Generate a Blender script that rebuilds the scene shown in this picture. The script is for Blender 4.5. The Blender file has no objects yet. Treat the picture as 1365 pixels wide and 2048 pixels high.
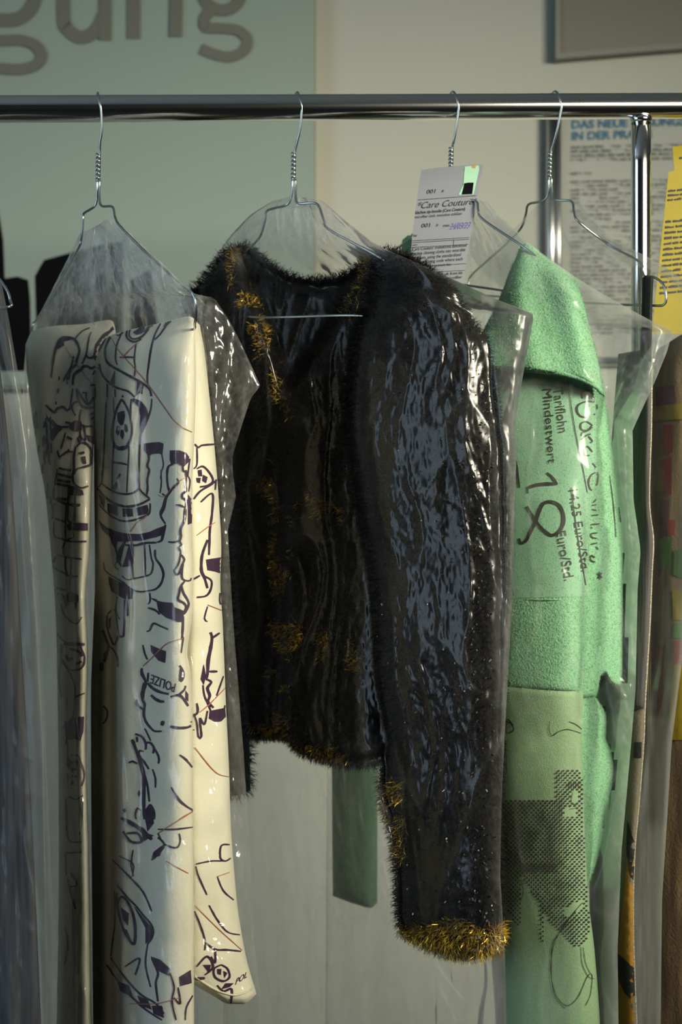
import bpy, bmesh, math, random
import numpy as np
from mathutils import Vector, noise
from mathutils.bvhtree import BVHTree
from mathutils.geometry import tessellate_polygon

random.seed(7)
SC = bpy.context.scene
COL = SC.collection

# ------------------------------------------------------------------ camera
ZC, D = 1.20, 1.50                 # camera height, distance camera - rail
K = 0.0005                         # metres per photo pixel in the rail's plane
cam_d = bpy.data.cameras.new('camera')
cam_d.sensor_fit = 'VERTICAL'; cam_d.sensor_height = 36; cam_d.sensor_width = 24
cam_d.lens = 36 * D / (2048 * K)
cam_d.dof.use_dof = True; cam_d.dof.focus_distance = 1.40; cam_d.dof.aperture_fstop = 5.6
cam_d.clip_start = 0.05
cam = bpy.data.objects.new('camera', cam_d); COL.objects.link(cam)
CAM = Vector((0, -D, ZC)); cam.location = CAM; cam.rotation_euler = (math.pi / 2, 0, 0)
SC.camera = cam

# ------------------------------------------------------------------ light
w = bpy.data.worlds.new('world'); SC.world = w; w.use_nodes = True
w.node_tree.nodes['Background'].inputs[0].default_value = (0.55, 0.6, 0.62, 1)
w.node_tree.nodes['Background'].inputs[1].default_value = 0.02

def area(name, loc, aim, sx, sy, col, watts, spread=math.pi):
    d = bpy.data.lights.new(name, 'AREA'); d.shape = 'RECTANGLE'; d.size = sx; d.size_y = sy
    d.color = col; d.energy = watts; d.spread = spread
    o = bpy.data.objects.new(name, d); COL.objects.link(o); o.location = loc
    o.rotation_euler = (Vector(aim) - Vector(loc)).to_track_quat('-Z', 'Y').to_euler()
    return o
area('warm_wall_lamp', (1.55, -1.75, 1.80), (0.12, 0.45, 1.18), 1.1, 0.4, (1.0, 0.93, 0.74), 11.5, math.radians(50))
area('left_window_daylight', (-2.65, -1.15, 1.30), (0, -0.1, 1.2), 1.9, 2.2, (0.62, 0.81, 1.0), 44)

vs = SC.view_settings
vs.view_transform = 'Standard'; vs.look = 'None'; vs.gamma = 1; vs.use_curve_mapping = False
vs.exposure = 0.0
SC.cycles.transparent_max_bounces = 24
SC.cycles.max_bounces = 4; SC.cycles.diffuse_bounces = 2; SC.cycles.glossy_bounces = 2; SC.cycles.transmission_bounces = 2
SC.cycles.sample_clamp_indirect = 4.0
SC.cycles.caustics_reflective = False; SC.cycles.caustics_refractive = False

# ------------------------------------------------------------------ helpers
def P(px, py, y=0.0):
    """photo pixel + depth behind the rail -> point in the room"""
    s = K * (D + y) / D
    return Vector(((px - 682.5) * s, y, ZC + (1024 - py) * s))

def lerp(a, b, t): return a + (b - a) * t
def clamp(x, a=0., b=1.): return a if x < a else b if x > b else x
def sstep(a, b, x):
    t = clamp((x - a) / (b - a)); return t * t * (3 - 2 * t)

def fn(keys, smooth=True):
    """interpolated function through (x, value) keys (monotone cubic or linear)"""
    if not isinstance(keys, (list, tuple)): return lambda x: keys
    xs = [k[0] for k in keys]; ys = [k[1] for k in keys]; n = len(xs)
    if n == 1: return lambda x: ys[0]
    d = [(ys[i + 1] - ys[i]) / (xs[i + 1] - xs[i]) for i in range(n - 1)]
    m = [d[0]] + [0 if d[i - 1] * d[i] <= 0 else 2 * d[i - 1] * d[i] / (d[i - 1] + d[i]) for i in range(1, n - 1)] + [d[-1]]
    def f(x):
        if x <= xs[0]: return ys[0]
        if x >= xs[-1]: return ys[-1]
        i = 0
        while x > xs[i + 1]: i += 1
        h = xs[i + 1] - xs[i]; t = (x - xs[i]) / h
        if not smooth: return lerp(ys[i], ys[i + 1], t)
        return ((2 * t**3 - 3 * t * t + 1) * ys[i] + (t**3 - 2 * t * t + t) * h * m[i]
                + (-2 * t**3 + 3 * t * t) * ys[i + 1] + (t**3 - t * t) * h * m[i + 1])
    return f

def base_of(parent):
    b = Vector((0, 0, 0))
    while parent is not None:
        b += parent.location; parent = parent.parent
    return b

def mk(name, verts, faces, mat, parent=None, smooth=True, loc=None):
    """mesh object from points in room space"""
    b = base_of(parent)
    if loc is not None: b = b + Vector(loc)
    me = bpy.data.meshes.new(name)
    me.from_pydata([Vector(v) - b for v in verts], [], faces)
    if smooth: me.polygons.foreach_set('use_smooth', [True] * len(me.polygons))
    me.materials.append(mat); me.update()
    o = bpy.data.objects.new(name, me); COL.objects.link(o)
    if parent is not None: o.parent = parent
    if loc is not None: o.location = loc
    return o

def tag(o, label=None, cat=None, group=None, kind=None):
    if label: o['label'] = label
    if cat: o['category'] = cat
    if group: o['group'] = group
    if kind: o['kind'] = kind
    return o

def thing(name, loc, label, cat, group=None):
    o = bpy.data.objects.new(name, None); COL.objects.link(o); o.location = loc
    o.empty_display_size = 0.05
    return tag(o, label, cat, group)

def box(name, a, b, mat, parent=None, bevel=0.0):
    bm = bmesh.new(); bmesh.ops.create_cube(bm, size=1)
    for v in bm.verts:
        v.co = Vector([lerp(a[i], b[i], v.co[i] + 0.5) for i in range(3)])
    if bevel: bmesh.ops.bevel(bm, geom=bm.edges[:], offset=bevel, segments=2, affect='EDGES')
    vs_ = [v.co.copy() for v in bm.verts]; bm.verts.index_update()
    fs = [[v.index for v in f.verts] for f in bm.faces]; bm.free()
    return mk(name, vs_, fs, mat, parent, smooth=False)

def catmull(pts, step):
    out = []
    n = len(pts)
    for i in range(n - 1):
        p0 = pts[max(i - 1, 0)]; p1 = pts[i]; p2 = pts[i + 1]; p3 = pts[min(i + 2, n - 1)]
        m = max(1, int((p2 - p1).length / step))
        for k in range(m):
            t = k / m
            out.append(0.5 * ((2 * p1) + (p2 - p0) * t + (2 * p0 - 5 * p1 + 4 * p2 - p3) * t * t + (3 * p1 - p0 - 3 * p2 + p3) * t**3))
    out.append(pts[-1].copy())
    return out

def tube_geo(path, r, seg=8):
    verts, faces = [], []
    n = len(path)
    up = None
    for i in range(n):
        t = (path[min(i + 1, n - 1)] - path[max(i - 1, 0)]).normalized()
        if up is None:
            up = t.orthogonal().normalized()
        up = (up - t * up.dot(t)).normalized(); side = t.cross(up)
        rr = r(i / (n - 1)) if callable(r) else r
        for k in range(seg):
            a = 2 * math.pi * k / seg
            verts.append(path[i] + up * math.cos(a) * rr + side * math.sin(a) * rr)
    for i in range(n - 1):
        for k in range(seg):
            k2 = (k + 1) % seg
            faces.append((i * seg + k, i * seg + k2, (i + 1) * seg + k2, (i + 1) * seg + k))
    faces.append(tuple(range(seg - 1, -1, -1))); faces.append(tuple((n - 1) * seg + k for k in range(seg)))
    return verts, faces

def tube(name, pts, r, mat, parent=None, step=0.004, seg=8, smooth_path=True):
    path = catmull([Vector(p) for p in pts], step) if smooth_path else [Vector(p) for p in pts]
    v, f = tube_geo(path, r, seg)
    return mk(name, v, f, mat, parent)

def puff_geo(top, bot, xl, xr, yl, yr, t, nu=60, nv=120, fold=None, wrinkle=None, p=2.6, tb=None, round_top=0.03, round_bot=0.03, skin=0.0, closed=True, edge=0.0, lin=False):
    """a soft hanging panel: outline by top(u), bottom(u), left(py), right(py); centre plane runs from depth yl to yr,
    half thickness t(py) to the front (tb to the back). Returns vertex grid for front and back."""
    top, bot = fn(top), fn(bot); xl, xr = fn(xl, not lin), fn(xr, not lin); yl, yr = fn(yl), fn(yr); t = fn(t)
    tb = t if tb is None else fn(tb)
    def ev(u, v, side):
        py = lerp(top(u), bot(u), v); px = lerp(xl(py), xr(py), u)
        pr = max(0.0, 1 - abs(2 * u - 1) ** p) ** 0.5
        if round_top: pr *= math.sqrt(max(0.0, 1 - (1 - clamp(v / round_top)) ** 2))
        if round_bot: pr *= math.sqrt(max(0.0, 1 - (1 - clamp((1 - v) / round_bot)) ** 2))
        pr = max(pr, edge)
        y = lerp(yl(py), yr(py), u) + (-(t(py)) * pr if side == 0 else tb(py) * pr)
        if fold: y += fold(px, py, side) * min(1.0, pr * 1.5)
        q = P(px, py, y)
        if wrinkle: q = q + wrinkle(q, px, py, side) * min(1.0, pr * 1.3)
        return q
    verts, faces = [], []
    us = [0.5 - 0.5 * math.cos(math.pi * i / nu) * (0.75 + 0.25 * abs(math.cos(math.pi * i / nu))) for i in range(nu + 1)]
    us[0], us[-1] = 0.0, 1.0
    vsx = []
    for j in range(nv + 1):
        s = j / nv
        vsx.append(s)
    extra = []
    if round_top: extra += [round_top * k for k in (0.03, 0.1, 0.22, 0.4, 0.65)]
    if round_bot: extra += [1 - round_bot * k for k in (0.03, 0.1, 0.22, 0.4, 0.65)]
    vsx = sorted(set(vsx + extra)); nv = len(vsx) - 1
    for side in (0, 1):
        for v in vsx:
            for u in us: verts.append(ev(u, v, side))
    N = (nu + 1) * (nv + 1)
    for side in (0, 1):
        for j in range(nv):
            for i in range(nu):
                a = side * N + j * (nu + 1) + i
                q = (a, a + nu + 1, a + nu + 2, a + 1)
                faces.append(q if side == 0 else q[::-1])
    return verts, faces

def weld(verts, faces, dist=2e-5):
    bm = bmesh.new(); vv = [bm.verts.new(v) for v in verts]
    for f in faces:
        try: bm.faces.new([vv[i] for i in f])
        except ValueError: pass
    bmesh.ops.remove_doubles(bm, verts=bm.verts[:], dist=dist)
    bm.verts.index_update()
    v2 = [v.co.copy() for v in bm.verts]; f2 = [tuple(v.index for v in f.verts) for f in bm.faces]; bm.free()
    return v2, f2

def puff(name, mat, parent, **kw):
    v, f = puff_geo(**kw)
    v, f = weld(v, f)
    o = mk(name, v, f, mat, parent)
    o_bvh[o.name] = (v, f)
    return o
o_bvh = {}

def bvh_of(objs):
    V, F = [], []
    for o in objs:
        v, f = o_bvh[o.name]; k = len(V); V += v; F += [tuple(i + k for i in q) for q in f]
    return BVHTree.FromPolygons(V, F)

def nz(q, fx, fy, fz, seed=0.0):
    return noise.noise(Vector((q.x * fx + seed, q.y * fy + seed * 1.7, q.z * fz - seed)))

def soft_wrinkle(amp, fx=14, fz=5, seed=0.0, fine=0.25):
    def f(q, px, py, side):
        a = nz(q, fx, fx, fz, seed) + fine * nz(q, fx * 3.1, fx * 3.1, fz * 3.5, seed + 5)
        return Vector((0.25 * a, -a if side == 0 else a, 0)) * amp
    return f

# ------------------------------------------------------------------ print laid on a surface
def cast(bvh, px, py, off):
    d = (P(px, py, 0) - CAM).normalized()
    hit, nrm, idx, dist = bvh.ray_cast(CAM, d)
    if hit is None: return None
    if nrm.dot(d) > 0: nrm = -nrm
    return hit + nrm * off * 0.4 - d * off

class Print:
    """collects flat marks that lie on one surface"""
    def __init__(s, bvh, off=0.0005, jump=0.012): s.b = bvh; s.v = []; s.f = []; s.off = off; s.jump = jump
    def stroke(s, pts, wd, step=3.0, taper=True):
        path = catmull([Vector((p[0], p[1], 0)) for p in pts], step)
        prev = None; n = len(path)
        for i, q in enumerate(path):
            t = path[min(i + 1, n - 1)] - path[max(i - 1, 0)]
            if t.length < 1e-6: continue
            t.normalize(); nr = Vector((-t.y, t.x, 0))
            h = wd / 2 * (1 if not taper else (0.55 + 0.45 * math.sin(math.pi * clamp(0.12 + 0.76 * i / max(1, n - 1)))))
            h *= 0.9 + 0.25 * noise.noise(Vector((q.x * .09, q.y * .09, 3)))
            a = cast(s.b, q.x + nr.x * h, q.y + nr.y * h, s.off); c = cast(s.b, q.x - nr.x * h, q.y - nr.y * h, s.off)
            if a is None or c is None or (a - c).length > 0.02: prev = None; continue
            k = len(s.v); s.v += [a, c]
            if prev is not None and (a - s.v[prev]).length < s.jump and (c - s.v[prev + 1]).length < s.jump:
                s.f.append((prev, prev + 1, k + 1, k))
            prev = k
    def mesh2d(s, pts, tris, maxlen=6.0):
        bm = bmesh.new(); vv = [bm.verts.new((p[0], p[1], 0)) for p in pts]
        for t in tris:
            if len(set(t)) >= 3:
                try: bm.faces.new([vv[i] for i in t])
                except ValueError: pass
        bmesh.ops.triangulate(bm, faces=bm.faces[:])
        for _ in range(5):
            es = [e for e in bm.edges if e.calc_length() > maxlen]
            if not es: break
            bmesh.ops.subdivide_edges(bm, edges=es, cuts=1)
            bmesh.ops.triangulate(bm, faces=bm.faces[:])
        bm.verts.index_update()
        k = len(s.v); ok = []
        for v in bm.verts:
            q = cast(s.b, v.co.x, v.co.y, s.off); ok.append(q); s.v.append(q if q is not None else Vector((0, 0, 0)))
        for f in bm.faces:
            ids = [v.index for v in f.verts]
            if any(ok[i] is None for i in ids): continue
            if max((ok[ids[i]] - ok[ids[i - 1]]).length for i in range(3)) > s.jump * 1.5: continue
            s.f.append(tuple(k + i for i in ids))
        bm.free()
    def poly(s, pts, maxlen=6.0):
        tris = tessellate_polygon([[Vector((p[0], p[1], 0)) for p in pts]])
        s.mesh2d(pts, tris, maxlen)
    def dot(s, x, y, r, n=6):
        c = cast(s.b, x, y, s.off)
        if c is None: return
        ring = []
        for k in range(n):
            a = 2 * math.pi * k / n; q = cast(s.b, x + r * math.cos(a), y + r * math.sin(a), s.off)
            if q is None or (q - c).length > 0.006: return
            ring.append(q)
        k0 = len(s.v); s.v += ring; s.f.append(tuple(range(k0, k0 + n)))
    def text(s, body, org, ux, uy, shear=0.0, maxlen=8.0, bold=0.0):
        pts, tris = text2d(body, shear, bold)
        s.mesh2d([(org[0] + p[0] * ux[0] + p[1] * uy[0], org[1] + p[0] * ux[1] + p[1] * uy[1]) for p in pts], tris, maxlen)
    def build(s, name, mat, parent, kind=None):
        if not s.f: return None
        used = sorted({i for f in s.f for i in f}); mp = {j: i for i, j in enumerate(used)}
        o = mk(name, [s.v[i] for i in used], [tuple(mp[i] for i in f) for f in s.f], mat, parent)
        if kind: o['kind'] = kind
        return o

_txt = {}
def text2d(body, shear=0.0, bold=0.0):
    key = (body, shear, bold)
    if key in _txt: return _txt[key]
    cu = bpy.data.curves.new('lettering', 'FONT'); cu.body = body; cu.size = 1; cu.shear = shear; cu.resolution_u = 3; cu.offset = bold
    o = bpy.data.objects.new('lettering', cu); COL.objects.link(o)
    dg = bpy.context.evaluated_depsgraph_get(); dg.update()
    ev = o.evaluated_get(dg); me = ev.to_mesh()
    pts = [(v.co.x, v.co.y) for v in me.vertices]; tris = [tuple(p.vertices) for p in me.polygons]
    ev.to_mesh_clear(); bpy.data.objects.remove(o); bpy.data.curves.remove(cu)
    _txt[key] = (pts, tris)
    return pts, tris

# ------------------------------------------------------------------ materials
def nodes(name):
    m = bpy.data.materials.new(name); m.use_nodes = True
    nt = m.node_tree; nt.nodes.clear()
    out = nt.nodes.new('ShaderNodeOutputMaterial')
    return m, nt, out
def N(nt, typ, **kw):
    n = nt.nodes.new(typ)
    for k, v in kw.items():
        if k.startswith('i_'):
            n.inputs[k[2:].replace('_', ' ')].default_value = v
        else: setattr(n, k, v)
    return n
def L(nt, a, b): nt.links.new(a, b)

def coords(nt, scale=(1, 1, 1), rot=(0, 0, 0)):
    tc = N(nt, 'ShaderNodeTexCoord'); mp = N(nt, 'ShaderNodeMapping')
    mp.inputs['Scale'].default_value = scale; mp.inputs['Rotation'].default_value = rot
    L(nt, tc.outputs['Object'], mp.inputs[0]); return mp.outputs[0]

def mat_basic(name, col, rough=0.8, metal=0.0, var=0.0, scale=(20, 20, 20), bump=0.0, bscale=(400, 400, 400), sheen=0.0, col2=None, spec=0.3, detail=4):
    m, nt, out = nodes(name)
    b = N(nt, 'ShaderNodeBsdfPrincipled')
    b.inputs['Roughness'].default_value = rough; b.inputs['Metallic'].default_value = metal
    b.inputs['Specular IOR Level'].default_value = spec
    if sheen:
        b.inputs['Sheen Weight'].default_value = sheen; b.inputs['Sheen Roughness'].default_value = 0.5
        b.inputs['Sheen Tint'].default_value = (*[min(1, c * 1.6 + .15) for c in col], 1)
    if var or col2:
        nz_ = N(nt, 'ShaderNodeTexNoise'); nz_.inputs['Scale'].default_value = 1; nz_.inputs['Detail'].default_value = detail
        L(nt, coords(nt, scale), nz_.inputs['Vector'])
        r = N(nt, 'ShaderNodeValToRGB'); r.color_ramp.elements[0].position = 0.3; r.color_ramp.elements[1].position = 0.7
        c2 = col2 or tuple(c * (1 - var) for c in col)
        r.color_ramp.elements[0].color = (*c2, 1); r.color_ramp.elements[1].color = (*col, 1)
        L(nt, nz_.outputs[0], r.inputs[0]); L(nt, r.outputs[0], b.inputs['Base Color'])
    else: b.inputs['Base Color'].default_value = (*col, 1)
    if bump:
        nb = N(nt, 'ShaderNodeTexNoise'); nb.inputs['Scale'].default_value = 1; nb.inputs['Detail'].default_value = 3
        L(nt, coords(nt, bscale), nb.inputs['Vector'])
        bp = N(nt, 'ShaderNodeBump'); bp.inputs['Strength'].default_value = bump; bp.inputs['Distance'].default_value = 0.002
        L(nt, nb.outputs[0], bp.inputs['Height']); L(nt, bp.outputs[0], b.inputs['Normal'])
    L(nt, b.outputs[0], out.inputs[0])
    return m

def mat_film(name, gloss=0.12, rough=0.14, tint=(0.985, 0.99, 0.99), spec=0.9, base=0.045):
    """thin clear garment film: mostly straight-through, a mirror-like sheen and a milky haze where the film is creased or layered"""
    m, nt, out = nodes(name)
    lw = N(nt, 'ShaderNodeLayerWeight'); lw.inputs['Blend'].default_value = gloss
    fr = N(nt, 'ShaderNodeMath', operation='MULTIPLY_ADD'); fr.inputs[1].default_value = spec; fr.inputs[2].default_value = base; fr.use_clamp = True
    L(nt, lw.outputs['Fresnel'], fr.inputs[0])
    gl = N(nt, 'ShaderNodeBsdfGlossy'); gl.inputs['Roughness'].default_value = rough; gl.inputs['Color'].default_value = (1, 1, 1, 1)
    tr = N(nt, 'ShaderNodeBsdfTransparent'); tr.inputs[0].default_value = (*tint, 1)
    m1 = N(nt, 'ShaderNodeMixShader'); L(nt, fr.outputs[0], m1.inputs[0]); L(nt, tr.outputs[0], m1.inputs[1]); L(nt, gl.outputs[0], m1.inputs[2])
    df = N(nt, 'ShaderNodeBsdfDiffuse'); df.inputs[0].default_value = (0.8, 0.82, 0.82, 1)
    tl = N(nt, 'ShaderNodeBsdfTranslucent'); tl.inputs[0].default_value = (0.8, 0.82, 0.82, 1)
    m2 = N(nt, 'ShaderNodeMixShader'); m2.inputs[0].default_value = 0.4; L(nt, df.outputs[0], m2.inputs[1]); L(nt, tl.outputs[0], m2.inputs[2])
    at = N(nt, 'ShaderNodeAttribute', attribute_name='haze')
    m3 = N(nt, 'ShaderNodeMixShader'); L(nt, at.outputs['Fac'], m3.inputs[0]); L(nt, m1.outputs[0], m3.inputs[1]); L(nt, m2.outputs[0], m3.inputs[2])
    L(nt, m3.outputs[0], out.inputs[0])
    return m

M = {}
M['wall'] = mat_basic('wall_paint', (0.42, 0.43, 0.375), 0.9, var=0.03, scale=(2, 2, 2), bump=0.08, bscale=(250, 250, 250))
M['board'] = mat_basic('board_lacquer', (0.25, 0.31, 0.275), 0.7, var=0.03, scale=(3, 3, 3))
M['board_edge'] = mat_basic('board_edge', (0.25, 0.25, 0.20), 0.6)
M['letter'] = mat_basic('letter_grey', (0.135, 0.14, 0.12), 0.7)
M['black_print'] = mat_basic('black_print', (0.004, 0.004, 0.005), 0.8, spec=0.05)
M['floor'] = mat_basic('floor_lino', (0.07, 0.065, 0.06), 0.5, var=0.2, scale=(8, 8, 8))
M['ceiling'] = mat_basic('ceiling_paint', (0.72, 0.72, 0.70), 0.9)
M['room'] = mat_basic('room_paint', (0.07, 0.07, 0.065), 0.9)
M['chrome'] = mat_basic('chrome', (0.80, 0.80, 0.78), 0.13, metal=1.0, bump=0.02, bscale=(3, 60, 60))
M['wire'] = mat_basic('galvanised_wire', (0.50, 0.56, 0.56), 0.28, metal=1.0)
M['alu'] = mat_basic('frame_aluminium', (0.66, 0.66, 0.64), 0.28, metal=1.0)
M['panel'] = mat_basic('panel_face', (0.17, 0.17, 0.135), 0.6)
M['panel_rim'] = mat_basic('panel_rim', (0.20, 0.20, 0.18), 0.5)
M['paper'] = mat_basic('poster_paper', (0.33, 0.345, 0.315), 0.6)
M['blue_ink'] = mat_basic('blue_ink', (0.03, 0.13, 0.22), 0.7)
M['grey_ink'] = mat_basic('grey_ink', (0.11, 0.12, 0.115), 0.7)
M['dark_ink'] = mat_basic('dark_ink', (0.03, 0.03, 0.035), 0.7)
M['yellow'] = mat_basic('yellow_paper', (0.26, 0.21, 0.005), 0.6, var=0.08, scale=(30, 30, 30))
M['tagpaper'] = mat_basic('tag_paper', (0.19, 0.205, 0.235), 0.6)
M['purple_pen'] = mat_basic('purple_pen', (0.14, 0.13, 0.34), 0.7)
M['mint'] = mat_basic('mint_print', (0.30, 0.52, 0.36), 0.7)
M['orange'] = mat_basic('orange_print', (0.45, 0.20, 0.08), 0.7)
M['cream'] = mat_basic('cream_cotton', (0.75, 0.715, 0.555), 0.85, var=0.05, scale=(60, 60, 60), bump=0.25, bscale=(700, 700, 700), sheen=0.15)
M['purple'] = mat_basic('purple_ink', (0.055, 0.028, 0.060), 0.8, var=0.3, scale=(300, 300, 300), spec=0.1)
M['red_thread'] = mat_basic('red_thread', (0.42, 0.14, 0.07), 0.8)
M['green'] = mat_basic('green_fleece', (0.23, 0.48, 0.27), 0.95, var=0.28, scale=(420, 420, 420), bump=0.7, bscale=(520, 520, 520), sheen=0.6, spec=0.05)
M['green_panel'] = mat_basic('green_smooth', (0.225, 0.43, 0.275), 0.9, var=0.10, scale=(500, 500, 500), bump=0.2, bscale=(700, 700, 700), sheen=0.35, spec=0.1)
M['green_mesh'] = mat_basic('green_mesh', (0.28, 0.43, 0.235), 0.9, var=0.18, scale=(600, 600, 600), bump=0.3, bscale=(800, 800, 800), sheen=0.3, spec=0.1)
M['green_ink'] = mat_basic('brown_black_ink', (0.028, 0.026, 0.018), 0.8, spec=0.1)
M['fur'] = mat_basic('black_fur', (0.007, 0.006, 0.0055), 0.7, spec=0.14)
M['fur_base'] = mat_basic('black_knit', (0.004, 0.0035, 0.0035), 0.9, bump=0.8, bscale=(300, 300, 200), spec=0.1)
M['gold'] = mat_basic('gold_tinsel', (0.80, 0.50, 0.05), 0.30, metal=0.5)
M['glint'] = mat_basic('silver_lurex', (0.75, 0.72, 0.62), 0.12, metal=1.0)
M['dark_cloth'] = mat_basic('charcoal_cloth', (0.030, 0.029, 0.029), 0.8, col2=(0.085, 0.083, 0.085), scale=(120, 120, 9), bump=0.6, bscale=(200, 200, 14))
M['black_cloth'] = mat_basic('black_cloth', (0.012, 0.014, 0.013), 0.75, bump=0.3)
M['olive_cloth'] = mat_basic('olive_lining', (0.17, 0.155, 0.11), 0.85, var=0.3, scale=(60, 60, 8), bump=0.3)
M['amber'] = mat_basic('amber_cloth', (0.33, 0.17, 0.025), 0.8, var=0.2, scale=(50, 50, 20), bump=0.3)
M['trim'] = mat_basic('beaded_trim', (0.52, 0.48, 0.36), 0.7, col2=(0.08, 0.075, 0.06), scale=(700, 700, 700))
M['brown_cloth'] = mat_basic('brown_cloth', (0.34, 0.24, 0.13), 0.85, col2=(0.16, 0.11, 0.07), scale=(70, 70, 9), bump=0.4)
for k_, c_ in (('patch_red', (0.36, 0.05, 0.045)), ('patch_yellow', (0.42, 0.31, 0.03)), ('patch_green', (0.09, 0.26, 0.06)), ('patch_plum', (0.20, 0.09, 0.11))):
    M[k_] = mat_basic(k_, c_, 0.85, var=0.4, scale=(120, 120, 40))
M['film_a'] = mat_film('clear_film_trousers', rough=0.14, spec=0.32, base=0.035)
M['film_b'] = mat_film('clear_film_jacket', gloss=0.10, rough=0.23, base=0.022)
M['film_c'] = mat_film('clear_film_green', rough=0.23, spec=0.45, base=0.013)
M['film_d'] = mat_film('clear_film_dull', rough=0.24, base=0.012, spec=0.35)

# ================================================================== the room
WY = 0.80
def struct(name, a, b, mat):
    return tag(box(name, a, b, mat), kind='structure')
X0, X1, Y0, ZT = -2.75, 2.9, -3.4, 2.7
struct('wall_back', (X0, WY, 0), (X1, WY + 0.1, ZT), M['wall'])
struct('wall_left', (X0 - 0.1, Y0, 0), (X0, WY, ZT), M['room'])
struct('wall_right', (X1, Y0, 0), (X1 + 0.1, WY, ZT), M['room'])
struct('wall_front', (X0, Y0 - 0.1, 0), (X1, Y0, ZT), M['room'])
struct('floor', (X0, Y0, -0.1), (X1, WY, 0), M['floor'])
struct('ceiling', (X0, Y0, ZT), (X1, WY, ZT + 0.1), M['ceiling'])
struct('baseboard_back', (X0, WY - 0.012, 0), (X1, WY, 0.08), M['panel_rim'])

# ---- grey sign board with big letters
def prism(name, pts, y0, y1, mat, parent):
    """flat shape given by photo outline at depth y0 (front), thickness back to y1"""
    n = len(pts); f = [P(x, y, y0) for x, y in pts]; b = [Vector((q.x, y1, q.z)) for q in f]
    fs = [(i, (i + 1) % n, n + (i + 1) % n, n + i) for i in range(n)]
    tr = tessellate_polygon([[Vector((p[0], p[1], 0)) for p in pts]])
    fs += [tuple(t) for t in tr] + [tuple(n + i for i in t[::-1]) for t in tr]
    return mk(name, f + b, fs, mat, parent, smooth=False)

def outline(pts, wd):
    path = catmull([Vector((x, y, 0)) for x, y in pts], 4.0); n = len(path); l, r = [], []
    for i, q in enumerate(path):
        t = (path[min(i + 1, n - 1)] - path[max(i - 1, 0)]).normalized(); nr = Vector((-t.y, t.x, 0)) * (wd / 2)
        l.append(q + nr); r.append(q - nr)
    return l, r

def letter_strokes(name, strokes, y0, y1, mat, parent):
    V, F = [], []
    for si, (pts, wd) in enumerate(strokes):
        y0 = y0 - .0007 * si
        l, r = outline(pts, wd); n = len(l); k = len(V)
        for a, b in zip(l, r):
            A, B = P(a.x, a.y, y0), P(b.x, b.y, y0)
            V += [A, B, Vector((A.x, y1, A.z)), Vector((B.x, y1, B.z))]
        for i in range(n - 1):
            a, b = k + 4 * i, k + 4 * i + 4
            F += [(a, a + 1, b + 1, b), (a, b, b + 2, a + 2), (a + 1, a + 3, b + 3, b + 1), (a + 2, b + 2, b + 3, a + 3)]
        F += [(k, k + 2, k + 3, k + 1), (k + 4 * n - 4, k + 4 * n - 3, k + 4 * n - 1, k + 4 * n - 2)]
    return mk(name, V, F, mat, parent, smooth=False)

YB = 0.772
a_, b_ = P(-420, 770, YB), P(629, -420, YB)
sign = thing('sign_board', (lerp(a_.x, b_.x, .5), YB, a_.z), 'large grey-green sign board with grey letters on the wall behind the rack', 'sign')
box('board', (a_.x, YB, a_.z), (b_.x, WY, b_.z), M['board'], sign, 0.001)
c_ = P(631.5, 770, YB)
box('edge_strip', (b_.x, YB + 0.002, a_.z), (c_.x, WY, b_.z), M['board_edge'], sign)
d_ = P(-420, 778, YB)
box('lower_edge_strip', (a_.x, YB + 0.001, d_.z), (b_.x, WY, a_.z), M['panel_rim'], sign)
Yl0, Yl1 = YB - 0.003, YB
letter_strokes('letter', [([(2, -60), (64, -50), (69, -10), (62, 14), (42, 34), (15, 40), (-20, 34), (-40, 0), (-38, -40), (0, -62)], 27),
                          ([(-20, 44), (-30, 66), (-12, 80), (40, 80), (70, 90), (83, 110), (72, 128), (42, 138), (0, 136), (-40, 126)], 22)], Yl0, Yl1, M['letter'], sign)
letter_strokes('letter', [([(127, -110), (127, 30), (134, 56), (155, 73), (176, 71), (196, 54), (208, 30)], 26), ([(210, -110), (210, 80)], 24)], Yl0, Yl1, M['letter'], sign)
letter_strokes('letter', [([(267, 77), (267, -110)], 26), ([(351, 73), (351, -40), (335, -80), (300, -88), (272, -70)], 25)], Yl0, Yl1, M['letter'], sign)
letter_strokes('letter', [([(452, -90), (412, -60), (405, -20), (418, 10), (444, 20), (470, 10), (484, -20), (478, -60), (452, -90), (430, -86)], 24),
                          ([(428, 14), (410, 34), (412, 54), (440, 56), (474, 60), (495, 78), (488, 100), (460, 113), (430, 108), (402, 97)], 21)], Yl0, Yl1, M['letter'], sign)
for pts in ([(-420, 415), (-4, 415), (6, 480), (9, 555), (9, 742), (-420, 742)],
            [(8.5, 557), (35, 553), (56, 560), (60, 600), (63, 742), (8.5, 742)],
            [(70, 552), (88, 520), (142, 505), (200, 490), (246, 482), (246, 742), (75, 742)],
            [(262, 560), (300, 540), (330, 742), (262, 742)]):
    prism('printed_shape', pts, YB - 0.0012, YB, M['black_print'], sign)['label'] = 'flat black silhouette printed on the board'

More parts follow.
